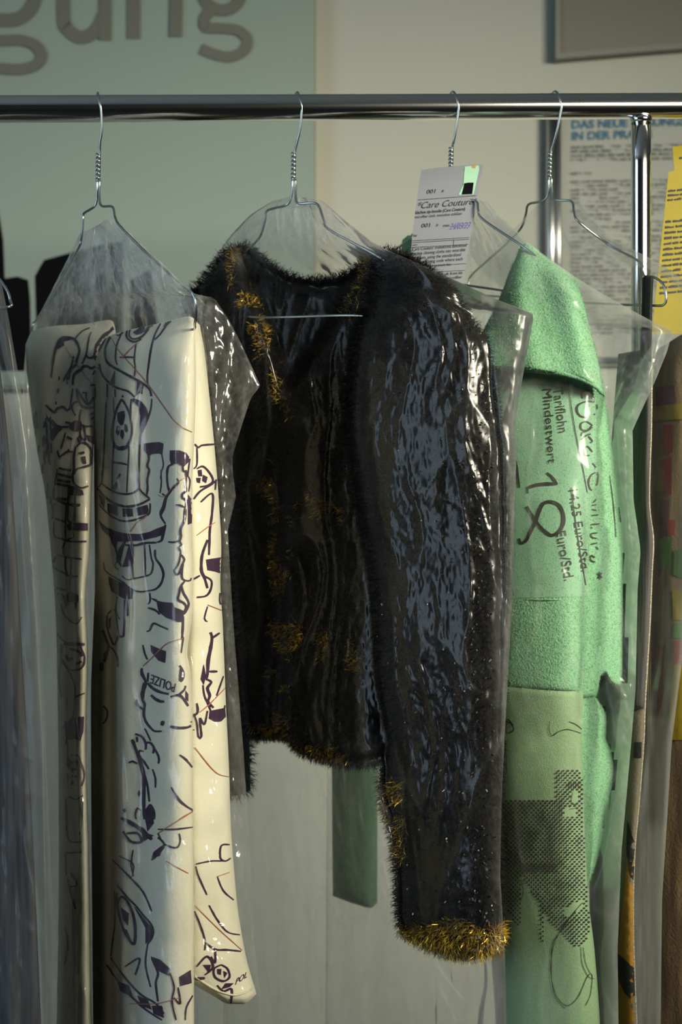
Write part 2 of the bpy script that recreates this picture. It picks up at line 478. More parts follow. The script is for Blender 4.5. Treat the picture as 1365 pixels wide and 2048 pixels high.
# ---- framed panel top right
pan = thing('wall_panel', P(1113, 118, 0.76), 'grey framed panel on the beige wall at the top right', 'wall panel')
q = [(1112, 118), (1520, 84), (1520, -420), (1112, -420)]
qi = [(1121, 106), (1520, 73), (1520, -420), (1121, -420)]
prism('panel', qi, 0.779, 0.799, M['panel'], pan)
def rim(pts_a, pts_b, y0, y1, name, mat, parent):
    prism(name, [pts_a[0], pts_a[1], pts_b[1], pts_b[0]], y0, y1, mat, parent)
rim((q[0], q[1]), (qi[0], qi[1]), 0.774, 0.799, 'frame_rail', M['panel_rim'], pan)
rim((q[0], q[3]), (qi[0], qi[3]), 0.774, 0.799, 'frame_rail', M['panel_rim'], pan)

# ---- framed poster
YP = 0.787
post_ = thing('framed_poster', P(1110, 720, YP), 'framed text poster with a blue two-line headline on the wall', 'poster')
ps = prism('sheet', [(1120, 226), (1480, 214), (1480, 712), (1120, 716)], YP, YP + 0.004, M['paper'], post_)
prism('back_board', [(1100, 222), (1485, 208), (1485, 722), (1100, 726)], YP + 0.005, 0.7995, M['panel_rim'], post_)
def bar(name, a, b, r, mat, parent, seg=16):
    return tube(name, [a, b], r, mat, parent, seg=seg, smooth_path=False)
bar('frame_rail', P(1103, 214, YP - 0.004), P(1103, 728, YP - 0.004), 0.0078, M['alu'], post_)
bar('frame_rail', P(1118, 216, YP - 0.006), P(1118, 726, YP - 0.006), 0.0042, M['alu'], post_)
bar('frame_rail', P(1100, 219, YP - 0.004), P(1490, 207, YP - 0.004), 0.007, M['alu'], post_)
bar('frame_rail', P(1100, 724, YP - 0.004), P(1490, 720, YP - 0.004), 0.007, M['alu'], post_)
pv = [P(x, y, YP) for x, y in ((1090, 200), (1500, 200), (1500, 740), (1090, 740))]
pb = BVHTree.FromPolygons(pv, [(0, 1, 2, 3)])
pr = Print(pb, 0.001)
pr.text('DAS NEUE LÖSUNGSMITTEL SE', (1143, 257), (24.5, -0.7), (0.3, -23), maxlen=30, bold=0.03)
pr.text('IN DER PRAXIS', (1143, 280), (24.5, -0.7), (0.3, -23), maxlen=30, bold=0.03)
pr.build('headline', M['blue_ink'], post_, 'stuff')
pr = Print(pb, 0.001)
def greek(pr, x0, x1, y, h, slope=-0.02, gap=(3, 5), word=(12, 34), stop=1.0):
    """illegibly small text: word-long dashes"""
    x = x0; end = lerp(x0, x1, stop)
    while x < end - 4:
        wd = random.uniform(*word); e = min(x + wd, end)
        n = max(1, int((e - x) / 4))
        top = []
        for i in range(n + 1):
            xx = lerp(x, e, i / n); top.append((xx, y + (xx - x0) * slope - h * random.uniform(0.55, 1.0)))
        pts = top + [(e, y + (e - x0) * slope), (x, y + (x - x0) * slope)]
        pr.poly(pts, 40)
        x = e + random.uniform(*gap)
y = 297
for i in range(4): greek(pr, 1142, 1420, y, 6); y += 8.6
greek(pr, 1142, 1420, 350, 6, stop=0.17)
y = 366
for i in range(13): greek(pr, 1142, 1420, y, 5, stop=1 if i not in (9,) else .3); y += 8.3
y = 478
for i in range(24): greek(pr, 1142, 1420, y, 5, stop=1 if i % 9 != 8 else .4); y += 8.3
pr.build('body_text', M['grey_ink'], post_, 'stuff')

# ================================================================== the rack
YR = lambda px: -0.04 + 0.08 * px / 1365
RR = 0.0130
rack = thing('garment_rack', (P(1283, 215, YR(1283)).x, YR(1283), 0), 'chrome tube garment rack holding the bagged clothes', 'garment rack')
rl, rrr = P(-560, 220.5, YR(-560)), P(1700, 210.5, YR(1700))
tube('rail', [lerp(rl, rrr, i / 40) for i in range(41)], RR, M['chrome'], rack, seg=48, smooth_path=False)
pt = P(1283, 214, YR(1283))
pp = [Vector((pt.x, pt.y, lerp(pt.z - 0.006, 0.06, i / 30))) for i in range(31)]
tube('post', pp, 0.0102, M['chrome'], rack, seg=40, smooth_path=False)
tube('joint_collar', [pt + Vector((0, 0, -0.010)), pt + Vector((0, 0, -0.0165))], 0.0112, M['chrome'], rack, seg=32, smooth_path=False)
lp = P(-480, 220, YR(-480))
tube('post', [Vector((lp.x, lp.y, lp.z - 0.006)), Vector((lp.x, lp.y, 0.06))], 0.0102, M['chrome'], rack, seg=24, smooth_path=False)
for q in (pt, lp):
    fb = tube('foot_bar', [Vector((q.x, q.y - 0.25, 0.045)), Vector((q.x, q.y + 0.25, 0.045))], 0.0125, M['chrome'], rack, seg=20, smooth_path=False)
    for s in (-1, 1):
        tube('foot', [Vector((q.x, q.y + s * 0.22, 0.035)), Vector((q.x, q.y + s * 0.22, 0.0))], 0.016, M['black_cloth'], fb, seg=16, smooth_path=False)

# ================================================================== wire hangers
WR = 0.00125
def hanger(hx, neck, tw0, tw1, left, right, bar_, label, top=188):
    """hx: hook at the rail; neck: x of the twisted neck; left/right: the two arms as (px, py, depth)"""
    y = YR(hx)
    t = thing('wire_hanger', P(neck, tw1, y), label, 'clothes hanger', 'wire hangers on the rail')
    dx = hx - neck
    rc = lerp(rl, rrr, (hx + 560) / 2260); R_ = RR + WR + .0004
    hook = []
    for i in range(15):
        a = math.radians(-35 + 235 * i / 14); k = i / 14
        hook.append(Vector((P(lerp(hx - 19, hx + 8, k ** .9), 215, YR(hx)).x, rc.y + R_ * math.cos(a), rc.z + R_ * math.sin(a))))
    hook += [P(lerp(neck, hx + 7, .75), 262, y - .009), P(lerp(neck, hx + 6, .45), 284, y - .005), P(neck + 3, tw0 - 6, y - .001), P(neck + 2, tw0 + 4, y)]
    tube('hook', hook, WR, M['wire'], t, step=0.002)
    c0, c1 = P(neck, tw0, y), P(neck - 1, tw1, y)
    for s in (0, 1):
        pts = []
        for i in range(61):
            k = i / 60; a = k * 2 * math.pi * 3.2 + s * math.pi
            pts.append(lerp(c0, c1, k) + Vector((math.cos(a), math.sin(a), 0)) * WR * 1.15)
        tube('neck_twist', pts, WR * 1.0, M['wire'], t, smooth_path=False)
    tube('frame_wire', [P(neck - 3, tw1 - 1, y)] + [P(*q) for q in left] + [P(*q) for q in bar_] + [P(*q) for q in right[::-1]] + [P(neck + 3, tw1 - 1, y)], WR, M['wire'], t, step=0.002)
    return t

def arms(nl, nr, yl, yr, pl, pr_):
    return pl, pr_

y1 = YR(200)
hanger(199, 197, 308, 362,
       [(194, 372, y1), (194, 400, y1 + .003), (188, 414, y1 + .006), (168, 427, y1 + .02), (166, 440, y1 + .022), (163, 478, y1 + .03), (150, 510, y1 + .05), (80, 630, .15), (66, 650, .158)],
       [(199, 372, y1), (199, 398, y1 - .003), (204, 412, y1 - .008), (225, 414, y1 - .02), (231, 436, y1 - .03), (243, 455, y1 - .045), (300, 512, -.10), (372, 576, -.148), (388, 592, -.156), (392, 618, -.155)],
       [(66, 690, .157), (120, 682, .12), (200, 690, .03), (300, 676, -.056), (380, 662, -.122), (390, 646, -.145)],
       'wire hanger with the cream printed trousers folded over it')
y2 = YR(597)
hanger(597, 588, 306, 360,
       [(585, 370, y2), (583, 394, y2 + .003), (573, 410, y2 + .006), (536, 421, y2 + .025), (531, 440, y2 + .03), (522, 470, y2 + .04), (506, 490, y2 + .055), (450, 545, .11), (418, 590, .135)],
       [(592, 370, y2), (592, 394, y2 - .003), (598, 407, y2 - .008), (634, 408, y2 - .02), (648, 440, y2 - .03), (660, 460, y2 - .04), (748, 508, y2 - .07), (860, 575, -.105), (935, 625, -.128)],
       [(415, 622, .135), (440, 628, .11), (532, 635, .0), (702, 631, -.045), (850, 640, -.10), (936, 642, -.128)],
       'wire hanger carrying the black furry jacket')
y3 = YR(910)
hanger(908, 903, 296, 345,
       [(900, 355, y3), (898, 385, y3 + .004), (885, 400, y3 + .01), (862, 406, y3 + .02), (850, 440, y3 + .04), (815, 480, .11), (770, 520, .155)],
       [(906, 355, y3), (907, 385, y3 - .004), (915, 398, y3 - .008), (952, 402, y3 - .022), (957, 420, y3 - .028), (968, 440, y3 - .034), (1052, 497, y3 - .07), (1110, 545, -.062), (1142, 590, -.072)],
       [(765, 550, .155), (800, 552, .12), (1080, 592, -.05), (1140, 604, -.070)],
       'wire hanger with a paper tag carrying the green fleece jacket')
y4 = YR(1112)
hanger(1112, 1101, 305, 358,
       [(1098, 366, y4), (1097, 388, y4 + .003), (1086, 402, y4 + .008), (1058, 409, y4 + .02), (1052, 430, y4 + .03), (1040, 460, y4 + .04), (1000, 500, .12), (946, 548, .17), (938, 565, .175)],
       [(1104, 366, y4), (1106, 392, y4 - .003), (1113, 400, y4 - .008), (1144, 403, y4 - .02), (1149, 425, y4 - .028), (1160, 445, y4 - .035), (1220, 490, -.01), (1280, 524, -.045), (1287, 545, -.05), (1292, 553, -.055), (1308, 554, -.065), (1326, 567, -.075), (1333, 590, -.078)],
       [(938, 582, .17), (960, 590, .15), (1180, 606, .0), (1300, 611, -.06), (1329, 609, -.075)],
       'wire hanger with a black strap over its end, beside the rack post')
y0 = YR(-130)
hanger(-128, -130, 306, 360,
       [(-133, 370, y0), (-135, 395, y0), (-165, 412, y0 + .02), (-175, 450, y0 + .04), (-290, 590, .12)],
       [(-127, 370, y0), (-126, 395, y0), (-100, 412, y0 - .02), (-90, 450, y0 - .04), (0, 560, -.14), (20, 600, -.15)],
       [(-290, 620, .12), (-100, 615, .0), (10, 615, -.148)], 'wire hanger of the dark garment beyond the left edge')
y5 = YR(1480)
hanger(1480, 1476, 306, 360,
       [(1472, 370, y5), (1470, 395, y5), (1440, 412, y5 + .02), (1432, 450, y5 + .03), (1345, 590, .09), (1335, 610, .10)],
       [(1480, 370, y5), (1482, 395, y5), (1510, 412, y5 - .02), (1518, 450, y5 - .02), (1610, 600, -.05)],
       [(1335, 630, .10), (1480, 625, .03), (1612, 620, -.05)], 'wire hanger of the brown garment beyond the right edge')

# ================================================================== cream printed trousers
def tr_wr(seed):
    def f(q, px, py, side):
        a = nz(q, 22, 22, 7, seed) * .6 + nz(q, 40, 40, 26, seed + 3) * .35 + nz(q, 15, 15, 34, seed + 7) * .35
        return Vector((0.3 * a, -a if side == 0 else a, 0)) * 0.0075
    return f
TB = P(300, 2230, -0.05)
trousers = thing('trousers', TB, 'padded cream trousers with dark purple line drawings, folded over a hanger', 'trousers')
legA = puff('trouser_leg', M['cream'], trousers, top=[(0, 690), (.08, 662), (.3, 652), (.6, 648), (.85, 640), (1, 668)], bot=2230,
    xl=[(650, 50), (720, 52), (800, 60), (900, 74), (1000, 92), (1300, 114), (1700, 118), (2230, 110)],
    xr=[(640, 250), (668, 232), (700, 200), (800, 192), (1000, 183), (1100, 179), (1200, 171), (1300, 176), (1500, 172), (1700, 178), (2230, 186)],
    yl=[(650, .150), (950, .055)], yr=[(650, .045), (950, -.025)], t=[(640, .012), (760, .030), (1000, .042)], wrinkle=tr_wr(1.0), round_top=.02, nu=56, nv=150)
def foldB(px, py, side):
    if side: return 0
    g = 0.045 * sstep(245, 196, px) * sstep(1080, 1260, py)
    return g + 0.004 * math.sin((px - 200) * .055 + py * .002) * sstep(700, 800, py)
legB = puff('trouser_leg', M['cream'], trousers, top=[(0, 700), (.06, 676), (.25, 662), (.5, 652), (.8, 638), (.95, 633), (1, 640)], bot=2230,
    xl=[(640, 206), (700, 196), (900, 188), (1150, 190), (1250, 187), (1400, 182), (2230, 188)],
    xr=[(632, 388), (760, 392), (900, 388), (960, 385), (1080, 384), (1140, 387), (1230, 384), (1310, 375), (1335, 380), (1400, 384), (1500, 386), (1700, 387), (1850, 388), (2230, 389)],
    yl=-.005, yr=-.128, t=[(630, .010), (720, .034), (1400, .042)], fold=foldB, wrinkle=tr_wr(4.0), round_top=.02, nu=64, nv=160, p=3.2)
legC = puff('trouser_leg', M['cream'], trousers, top=[(0, 655), (.4, 634), (1, 650)], bot=[(0, 1962), (.35, 1990), (.6, 2008), (.8, 2008), (1, 1988)],
    xl=[(640, 372), (2000, 376)],
    xr=[(640, 398), (700, 409), (800, 420), (900, 430), (1000, 438), (1100, 443), (1160, 441), (1250, 446), (1400, 452), (1550, 459), (1650, 462), (1720, 467), (1800, 474), (1850, 481), (1920, 494), (1990, 514)],
    yl=-.092, yr=-.066, t=[(640, .008), (760, .022), (1900, .026)], wrinkle=tr_wr(7.0), round_top=.02, round_bot=.012, nu=44, nv=150, p=3.2)
# stitched hem of the right leg
hb = [(386, 1950), (430, 1980), (470, 1996), (495, 1990), (512, 1974)]
TBV = bvh_of([legA, legB, legC])
hem = [cast(TBV, x, y, 0.0003) for x, y in [(390, 1952), (410, 1966), (430, 1978), (450, 1986), (470, 1990), (490, 1985), (503, 1978)]]
if all(h is not None for h in hem): tube('hem_seam', hem, 0.0011, M['cream'], legC, seg=6)

ink = Print(TBV, 0.0007); red = Print(TBV, 0.0008)
def Z(ox, oy, s): return lambda pts: [(ox + x / s, oy + y / s) for x, y in pts]
z3 = Z(180, 620, 6.023); z4 = Z(180, 940, 6.023); z5 = Z(180, 1260, 5.39); z6 = Z(50, 640, 5.69); z7 = Z(60, 980, 3.939); z8 = Z(370, 880, 3.306); zL = Z(0, 1400, 2.4375)
def S(pts, wd): ink.stroke(pts, wd * 1.25 + .3)
PG = ink.poly; RS = red.stroke
for pts, wd in [  # upper middle leg
    ([(265, 300), (215, 380), (185, 470), (190, 590), (240, 660), (340, 720), (440, 775), (560, 840), (660, 900), (720, 960), (740, 1040)], 4.2),
    ([(120, 650), (130, 730), (170, 810), (240, 880), (310, 930), (400, 960), (470, 985), (540, 1050)], 3.6),
    ([(375, 295), (325, 420), (310, 520), (310, 600), (330, 660)], 2.6), ([(360, 572), (450, 568), (535, 570)], 3.2),
    ([(560, 400), (545, 480), (535, 600), (545, 700), (535, 800)], 2.6), ([(860, 150), (800, 260), (765, 350), (730, 500), (705, 680), (690, 800), (698, 910)], 2.8),
    ([(780, 360), (850, 290), (890, 230), (960, 150), (1030, 100)], 2.4),
    ([(450, 250), (440, 310), (470, 360), (540, 385), (620, 350)], 3.6), ([(480, 250), (475, 310), (520, 350), (600, 335), (660, 290), (690, 230), (690, 190), (640, 180), (560, 200), (480, 250)], 3.2),
    ([(320, 300), (345, 310), (400, 270), (470, 235)], 2.6), ([(700, 260), (705, 215), (760, 175)], 3.0),
    ([(210, 890), (208, 1050)], 1.8), ([(300, 950), (305, 1050)], 1.8), ([(195, 1120), (180, 1400), (170, 1700), (150, 2040)], 2.2),
    ([(285, 1060), (290, 1250)], 1.8), ([(380, 1075), (320, 1200), (280, 1350), (268, 1520), (300, 1630), (350, 1670), (420, 1665), (470, 1600), (500, 1500), (500, 1380), (470, 1230), (410, 1110), (380, 1075)], 4.0),
    ([(300, 1640), (360, 1668), (450, 1650)], 7), ([(498, 1070), (490, 1180), (495, 1300)], 2.4), ([(745, 1070), (735, 1180), (700, 1300), (640, 1440), (610, 1510), (600, 1700), (590, 2040)], 2.8),
    ([(285, 1600), (275, 1800), (265, 2040)], 2.4), ([(470, 1630), (465, 1800), (450, 2040)], 2.4), ([(280, 1835), (370, 1845), (460, 1865)], 3.4),
    ([(690, 1700), (710, 1790), (690, 1880), (715, 1930), (690, 2040)], 3.4), ([(860, 1720), (885, 1860), (860, 1950), (850, 2040)], 1.8),
    ([(1000, 1860), (950, 1880), (930, 1950), (930, 2040)], 3.4), ([(1120, 1860), (1130, 1940), (1180, 1960), (1150, 2040)], 3.0), ([(1205, 1790), (1190, 1900), (1180, 2000)], 2.2),
    ([(330, 2040), (365, 1970)], 3.0)]:
    S(z3(pts), wd)
for pts in [
    [(520, 270), (600, 215), (660, 205), (670, 250), (620, 285), (560, 300)], [(700, 195), (760, 145), (860, 140), (740, 205), (705, 215)], [(880, 210), (930, 120), (1000, 105), (920, 190)],
    [(305, 720), (300, 900), (240, 890), (270, 800)], [(570, 860), (640, 900), (630, 1020), (600, 990), (560, 1040)], [(390, 1020), (415, 1050), (380, 1052)],
    [(530, 1060), (620, 1100), (680, 1180), (705, 1270), (660, 1380), (610, 1500), (605, 1380), (610, 1280), (585, 1160), (500, 1085)],
    [(330, 1240), (380, 1220), (415, 1215), (425, 1280), (400, 1380), (370, 1390), (335, 1340)], [(330, 1395), (355, 1400), (355, 1480), (335, 1510), (310, 1470)],
    [(420, 1370), (450, 1400), (460, 1450), (440, 1480), (415, 1440)], [(375, 1440), (405, 1450), (410, 1520), (390, 1560), (365, 1510)],
    [(655, 1610), (760, 1595), (840, 1590), (885, 1610), (870, 1750), (840, 1730), (750, 1735), (710, 1760), (655, 1700)], [(965, 1690), (1080, 1690), (1160, 1720), (1195, 1770), (1190, 1830), (1130, 1890), (1060, 1850), (980, 1860), (962, 1800)]]:
    PG(z3(pts))
for pts, wd in [  # middle leg, centre
    ([(150, 0), (140, 160), (90, 210)], 2.6), ([(140, 160), (220, 220), (310, 270), (420, 290), (520, 275), (590, 220), (590, 120), (592, 0)], 3.4), ([(268, 0), (268, 240)], 2.2), ([(455, 0), (445, 270)], 2.0),
    ([(590, 210), (630, 270), (720, 345)], 2.8), ([(90, 220), (180, 320), (300, 405), (440, 440), (560, 425), (640, 395), (720, 350)], 4.4), ([(110, 410), (180, 490), (280, 570), (400, 615), (520, 605), (650, 560), (715, 520), (725, 400)], 3.0),
    ([(710, 0), (695, 90), (690, 150), (695, 200), (685, 300)], 3.2), ([(855, 0), (860, 150), (845, 280)], 1.8), ([(930, 0), (930, 120), (940, 200), (955, 270), (910, 340), (880, 440), (850, 510), (860, 570), (910, 650)], 3.4),
    ([(955, 270), (920, 350), (900, 450), (860, 540)], 2.0), ([(1045, 100), (1070, 150), (1010, 210), (950, 290)], 3.0), ([(870, 285), (905, 310)], 2.6),
    ([(1155, 0), (1160, 100), (1150, 180), (1160, 250), (1115, 290), (1120, 340), (1165, 370), (1150, 480), (1140, 600), (1095, 720), (1100, 800), (1085, 860), (1105, 900), (1075, 930), (1100, 980)], 4.2),
    ([(1030, 420), (1090, 425), (1140, 450)], 3.0), ([(945, 865), (1010, 870), (1070, 855)], 3.2), ([(1175, 60), (1205, 130), (1190, 260)], 2.0),
    ([(1100, 980), (1080, 1100), (1040, 1180), (1015, 1210), (1040, 1260), (1080, 1240), (1110, 1150), (1140, 1080), (1105, 1020)], 3.4), ([(1130, 1090), (1110, 1280), (1150, 1330), (1210, 1330), (1220, 1300)], 3.2),
    ([(1150, 1330), (1100, 1400), (1080, 1480), (1065, 1560), (1130, 1600), (1160, 1650), (1130, 1720)], 4.0), ([(1110, 1400), (1130, 1480), (1190, 1610), (1140, 1730), (1110, 1740)], 3.4),
    ([(910, 660), (880, 780), (860, 850), (810, 870)], 4.0), ([(430, 905), (560, 905), (660, 880), (800, 875)], 4.0), ([(500, 850), (520, 1000), (505, 1150), (520, 1310)], 4.0), ([(655, 880), (665, 1100), (665, 1290)], 2.2),
    ([(715, 900), (740, 1060), (760, 1130), (740, 1240), (680, 1275), (540, 1305), (450, 1320), (390, 1275)], 2.2), ([(785, 960), (790, 1060), (850, 1150), (885, 1250), (860, 1360), (800, 1430), (740, 1450)], 3.6),
    ([(170, 1110), (180, 1200), (260, 1270), (400, 1350), (500, 1430), (600, 1465), (740, 1450)], 2.4), ([(240, 770), (320, 980), (330, 1090), (300, 1160), (350, 1200)], 2.8), ([(320, 1060), (380, 1160)], 3.6),
    ([(330, 1520), (315, 1690), (360, 1800)], 2.6), ([(420, 1560), (415, 1800), (400, 2000), (340, 2000), (320, 2040)], 3.2), ([(445, 1560), (455, 1760)], 4.0), ([(215, 1740), (260, 1690), (310, 1690)], 3.2),
    ([(215, 1740), (205, 1860), (240, 2000), (270, 2040)], 3.2), ([(310, 1690), (330, 1850), (350, 1990)], 2.6), ([(700, 1660), (790, 1690), (840, 1740)], 3.4), ([(685, 1945), (720, 1930), (765, 1850), (850, 1880), (940, 1920)], 3.0),
    ([(1125, 1760), (1120, 1900), (1110, 2040)], 3.6), ([(720, 1480), (725, 1570), (700, 1620)], 2.2)]:
    S(z4(pts), wd)
for pts in [
    [(105, 280), (180, 350), (170, 460), (130, 400)], [(212, 400), (330, 430), (335, 550), (215, 510)], [(392, 460), (515, 465), (525, 560), (400, 565)], [(555, 455), (690, 420), (705, 480), (690, 530), (575, 550)],
    [(270, 230), (290, 180), (330, 130), (335, 180), (310, 240)], [(100, 600), (200, 690), (320, 740), (450, 765), (600, 770), (720, 745), (820, 700), (905, 670), (880, 780), (800, 810), (700, 830), (640, 850), (500, 855), (420, 870), (330, 860), (230, 800), (150, 720)],
    [(240, 760), (330, 850), (310, 960), (260, 870)], [(410, 860), (440, 850), (400, 960), (370, 1100), (330, 1120), (320, 1030), (350, 950)], [(470, 900), (510, 890), (490, 1160), (390, 1170), (430, 1050)],
    [(225, 1280), (330, 1330), (450, 1390), (520, 1440), (510, 1555), (420, 1555), (320, 1500), (260, 1460), (230, 1370)], [(800, 1570), (880, 1590), (1000, 1600), (1020, 1650), (1120, 1690), (1130, 1740), (1120, 1830), (1060, 1830), (920, 1780), (830, 1710)],
    [(740, 1540), (810, 1560), (800, 1590), (750, 1560)], [(225, 1800), (260, 1760), (250, 1900), (230, 1920)], [(1185, 320), (1220, 400), (1210, 650), (1180, 600)]]:
    PG(z4(pts))
for pts, wd in [  # middle leg, lower
    ([(140, 0), (190, 130), (200, 180), (180, 280), (150, 340)], 5), ([(210, 170), (260, 220), (295, 300), (305, 400)], 3), ([(200, 30), (240, 130), (270, 155), (310, 70), (360, 70), (370, 0)], 3.4), ([(570, 160), (590, 250), (620, 320)], 2.6),
    ([(560, 410), (560, 470), (590, 530), (600, 600), (560, 680), (570, 760), (590, 800), (580, 900), (600, 980), (650, 1050), (700, 1090), (775, 1090)], 4.0), ([(620, 570), (680, 630), (760, 670), (850, 690)], 5), ([(630, 460), (620, 560)], 3),
    ([(660, 700), (700, 740), (760, 770), (800, 770)], 5), ([(505, 750), (510, 800), (550, 840), (580, 860)], 4), ([(790, 980), (775, 1030)], 6), ([(865, 1040), (960, 1055), (1050, 1050), (1090, 1030)], 5), ([(970, 380), (1010, 470), (990, 550), (975, 540), (985, 400)], 4),
    ([(870, 720), (960, 700), (1010, 740), (1060, 820)], 4), ([(960, 700), (1020, 640), (1030, 600)], 3.4), ([(490, 1120), (560, 1150), (600, 1220), (600, 1290)], 4), ([(510, 1210), (505, 1150)], 3), ([(600, 1220), (650, 1215), (690, 1270), (680, 1330)], 4),
    ([(690, 1270), (730, 1340), (745, 1400), (735, 1440)], 3.4), ([(580, 1310), (535, 1300), (530, 1350), (590, 1430), (635, 1500)], 3.6), ([(455, 1180), (500, 1300), (550, 1450), (580, 1580), (580, 1750), (580, 1900), (590, 2040)], 6), ([(590, 1560), (620, 1680), (640, 1850)], 3),
    ([(420, 1430), (460, 1415), (510, 1440)], 3.4), ([(675, 1500), (705, 1600), (705, 1700)], 2.6), ([(590, 1060), (630, 1140), (655, 1195)], 2.4), ([(970, 1345), (1040, 1400), (1110, 1490)], 3), ([(880, 1700), (960, 1830), (1040, 1900), (1115, 1940)], 3),
    ([(500, 2040), (490, 1990), (515, 1920), (550, 1950)], 3), ([(650, 1880), (600, 1960), (600, 2040)], 4), ([(650, 1880), (690, 1960), (690, 2040)], 4), ([(150, 820), (190, 880), (180, 960), (140, 1010)], 3.4)]:
    S(z5(pts), wd)
for pts in [
    [(655, 160), (720, 190), (820, 230), (810, 355), (740, 330), (690, 270), (660, 230)], [(545, 420), (570, 450), (600, 520), (580, 540), (545, 480)], [(575, 560), (600, 600), (580, 750), (550, 710), (560, 620)], [(150, 260), (190, 200), (180, 330), (155, 350)],
    [(100, 360), (150, 350), (150, 440), (110, 440)], [(350, 1940), (380, 1920), (395, 1950), (370, 1970)], [(530, 1720), (545, 1760), (530, 1800), (515, 1770)], [(560, 1580), (590, 1600), (595, 1900), (585, 2000), (565, 1900)], [(1000, 50), (1015, 90), (990, 250), (980, 240)], [(1030, 650), (1060, 690), (1060, 770), (1030, 740)]]:
    PG(z5(pts))
ink.text('POLIZE', (353, 1368), (-15.6, -6.0), (-5.0, 25), maxlen=6, bold=0.01)
for pts, wd in [  # left leg, upper
    ([(300, 660), (320, 480), (350, 330), (400, 220), (490, 200), (570, 230), (620, 340), (590, 450), (575, 510), (520, 570), (500, 680)], 4.4), ([(555, 410), (530, 520), (490, 600), (480, 690)], 3.4), ([(440, 700), (470, 620), (500, 580)], 2.8),
    ([(570, 215), (650, 130), (740, 90)], 2.4), ([(650, 500), (700, 380), (730, 200), (760, 140)], 2.8), ([(700, 400), (720, 430), (780, 420), (800, 350)], 3.6), ([(545, 740), (560, 620), (640, 560), (660, 530), (710, 525), (750, 550), (800, 530), (850, 510)], 4.2), ([(770, 625), (790, 590), (840, 540)], 3.6),
    ([(545, 780), (530, 900), (515, 1000)], 3), ([(590, 780), (600, 870), (640, 970), (700, 1000), (790, 990)], 4.2), ([(610, 810), (660, 900), (720, 960), (780, 880)], 4.4), ([(650, 830), (700, 830), (695, 880), (715, 940)], 3.4), ([(540, 970), (560, 940), (610, 930), (640, 960)], 3.4), ([(540, 960), (540, 1020), (580, 1090)], 3),
    ([(240, 970), (330, 1050), (370, 1010), (440, 990), (480, 1030), (520, 1000)], 4.6), ([(300, 1130), (370, 1200), (440, 1220), (500, 1215)], 3), ([(460, 1165), (520, 1175)], 4), ([(430, 1215), (500, 1220)], 4), ([(640, 1020), (620, 1130), (650, 1200), (700, 1210), (770, 1210)], 3.4),
    ([(640, 1230), (630, 1300), (660, 1360), (690, 1370), (680, 1260), (660, 1190)], 3.4), ([(600, 1340), (620, 1400), (640, 1350), (610, 1320)], 3.4), ([(580, 1440), (560, 1550), (560, 1700), (545, 1790), (570, 1870), (640, 1910), (720, 1890)], 4.2), ([(590, 1440), (640, 1400), (700, 1410), (750, 1480), (750, 1600), (740, 1650), (650, 1680), (590, 1700), (560, 1760)], 4.4),
    ([(390, 1560), (440, 1530), (480, 1500), (550, 1500)], 3.4), ([(490, 1470), (510, 1500)], 3), ([(400, 1580), (390, 1560), (370, 1480)], 3), ([(410, 1470), (440, 1370), (460, 1280)], 2.4), ([(390, 1680), (440, 1700), (530, 1710)], 4.4), ([(380, 1750), (460, 1775), (540, 1790)], 4.4), ([(370, 1820), (440, 1835), (520, 1840)], 4.4), ([(350, 1860), (440, 1880), (520, 1890)], 4.4),
    ([(370, 1700), (340, 1880)], 3), ([(330, 1900), (325, 2040)], 3), ([(500, 1900), (490, 2040)], 3), ([(510, 1900), (505, 2040)], 2), ([(610, 1520), (680, 1510)], 4.4), ([(740, 1080), (790, 1050)], 3.4), ([(750, 1130), (790, 1100)], 3.4), ([(740, 750), (790, 740), (800, 900)], 4),
    ([(390, 640), (390, 690)], 3), ([(380, 780), (375, 830)], 3), ([(355, 930), (355, 960)], 3), ([(480, 1330), (540, 1360)], 4.4), ([(360, 2030), (440, 2030), (480, 2040)], 3.4)]:
    S(z6(pts), wd)
for pts in [
    [(370, 240), (430, 205), (500, 200), (540, 220), (440, 250), (450, 290), (380, 330), (350, 350), (350, 290)], [(920, 140), (880, 170), (800, 280), (775, 420), (800, 470), (830, 390), (880, 300), (950, 170), (1060, 70), (1000, 70), (960, 120)],
    [(510, 1180), (580, 1140), (640, 1150), (650, 1250), (580, 1275), (520, 1250), (500, 1210)], [(230, 1040), (260, 1100), (330, 1180), (430, 1240), (380, 1290), (320, 1380), (290, 1360), (290, 1270), (330, 1220), (260, 1150)], [(480, 690), (500, 730), (470, 735)],
    [(510, 1890), (570, 1890), (660, 1940), (670, 1990), (590, 1990), (515, 1970)], [(640, 1560), (690, 1550), (700, 1640), (660, 1640)], [(700, 1310), (760, 1320), (800, 1420), (720, 1380)]]:
    PG(z6(pts))
random.seed(3)
for i in range(34):   # hatched shading at the leg's far edge
    x = random.uniform(40, 330); y = random.uniform(1000, 2030); l = random.uniform(60, 220)
    S(z6([(x, y), (x + random.uniform(-15, 15), y + l / 2), (x + random.uniform(-20, 20), y + l)]), random.uniform(1.6, 4.2))
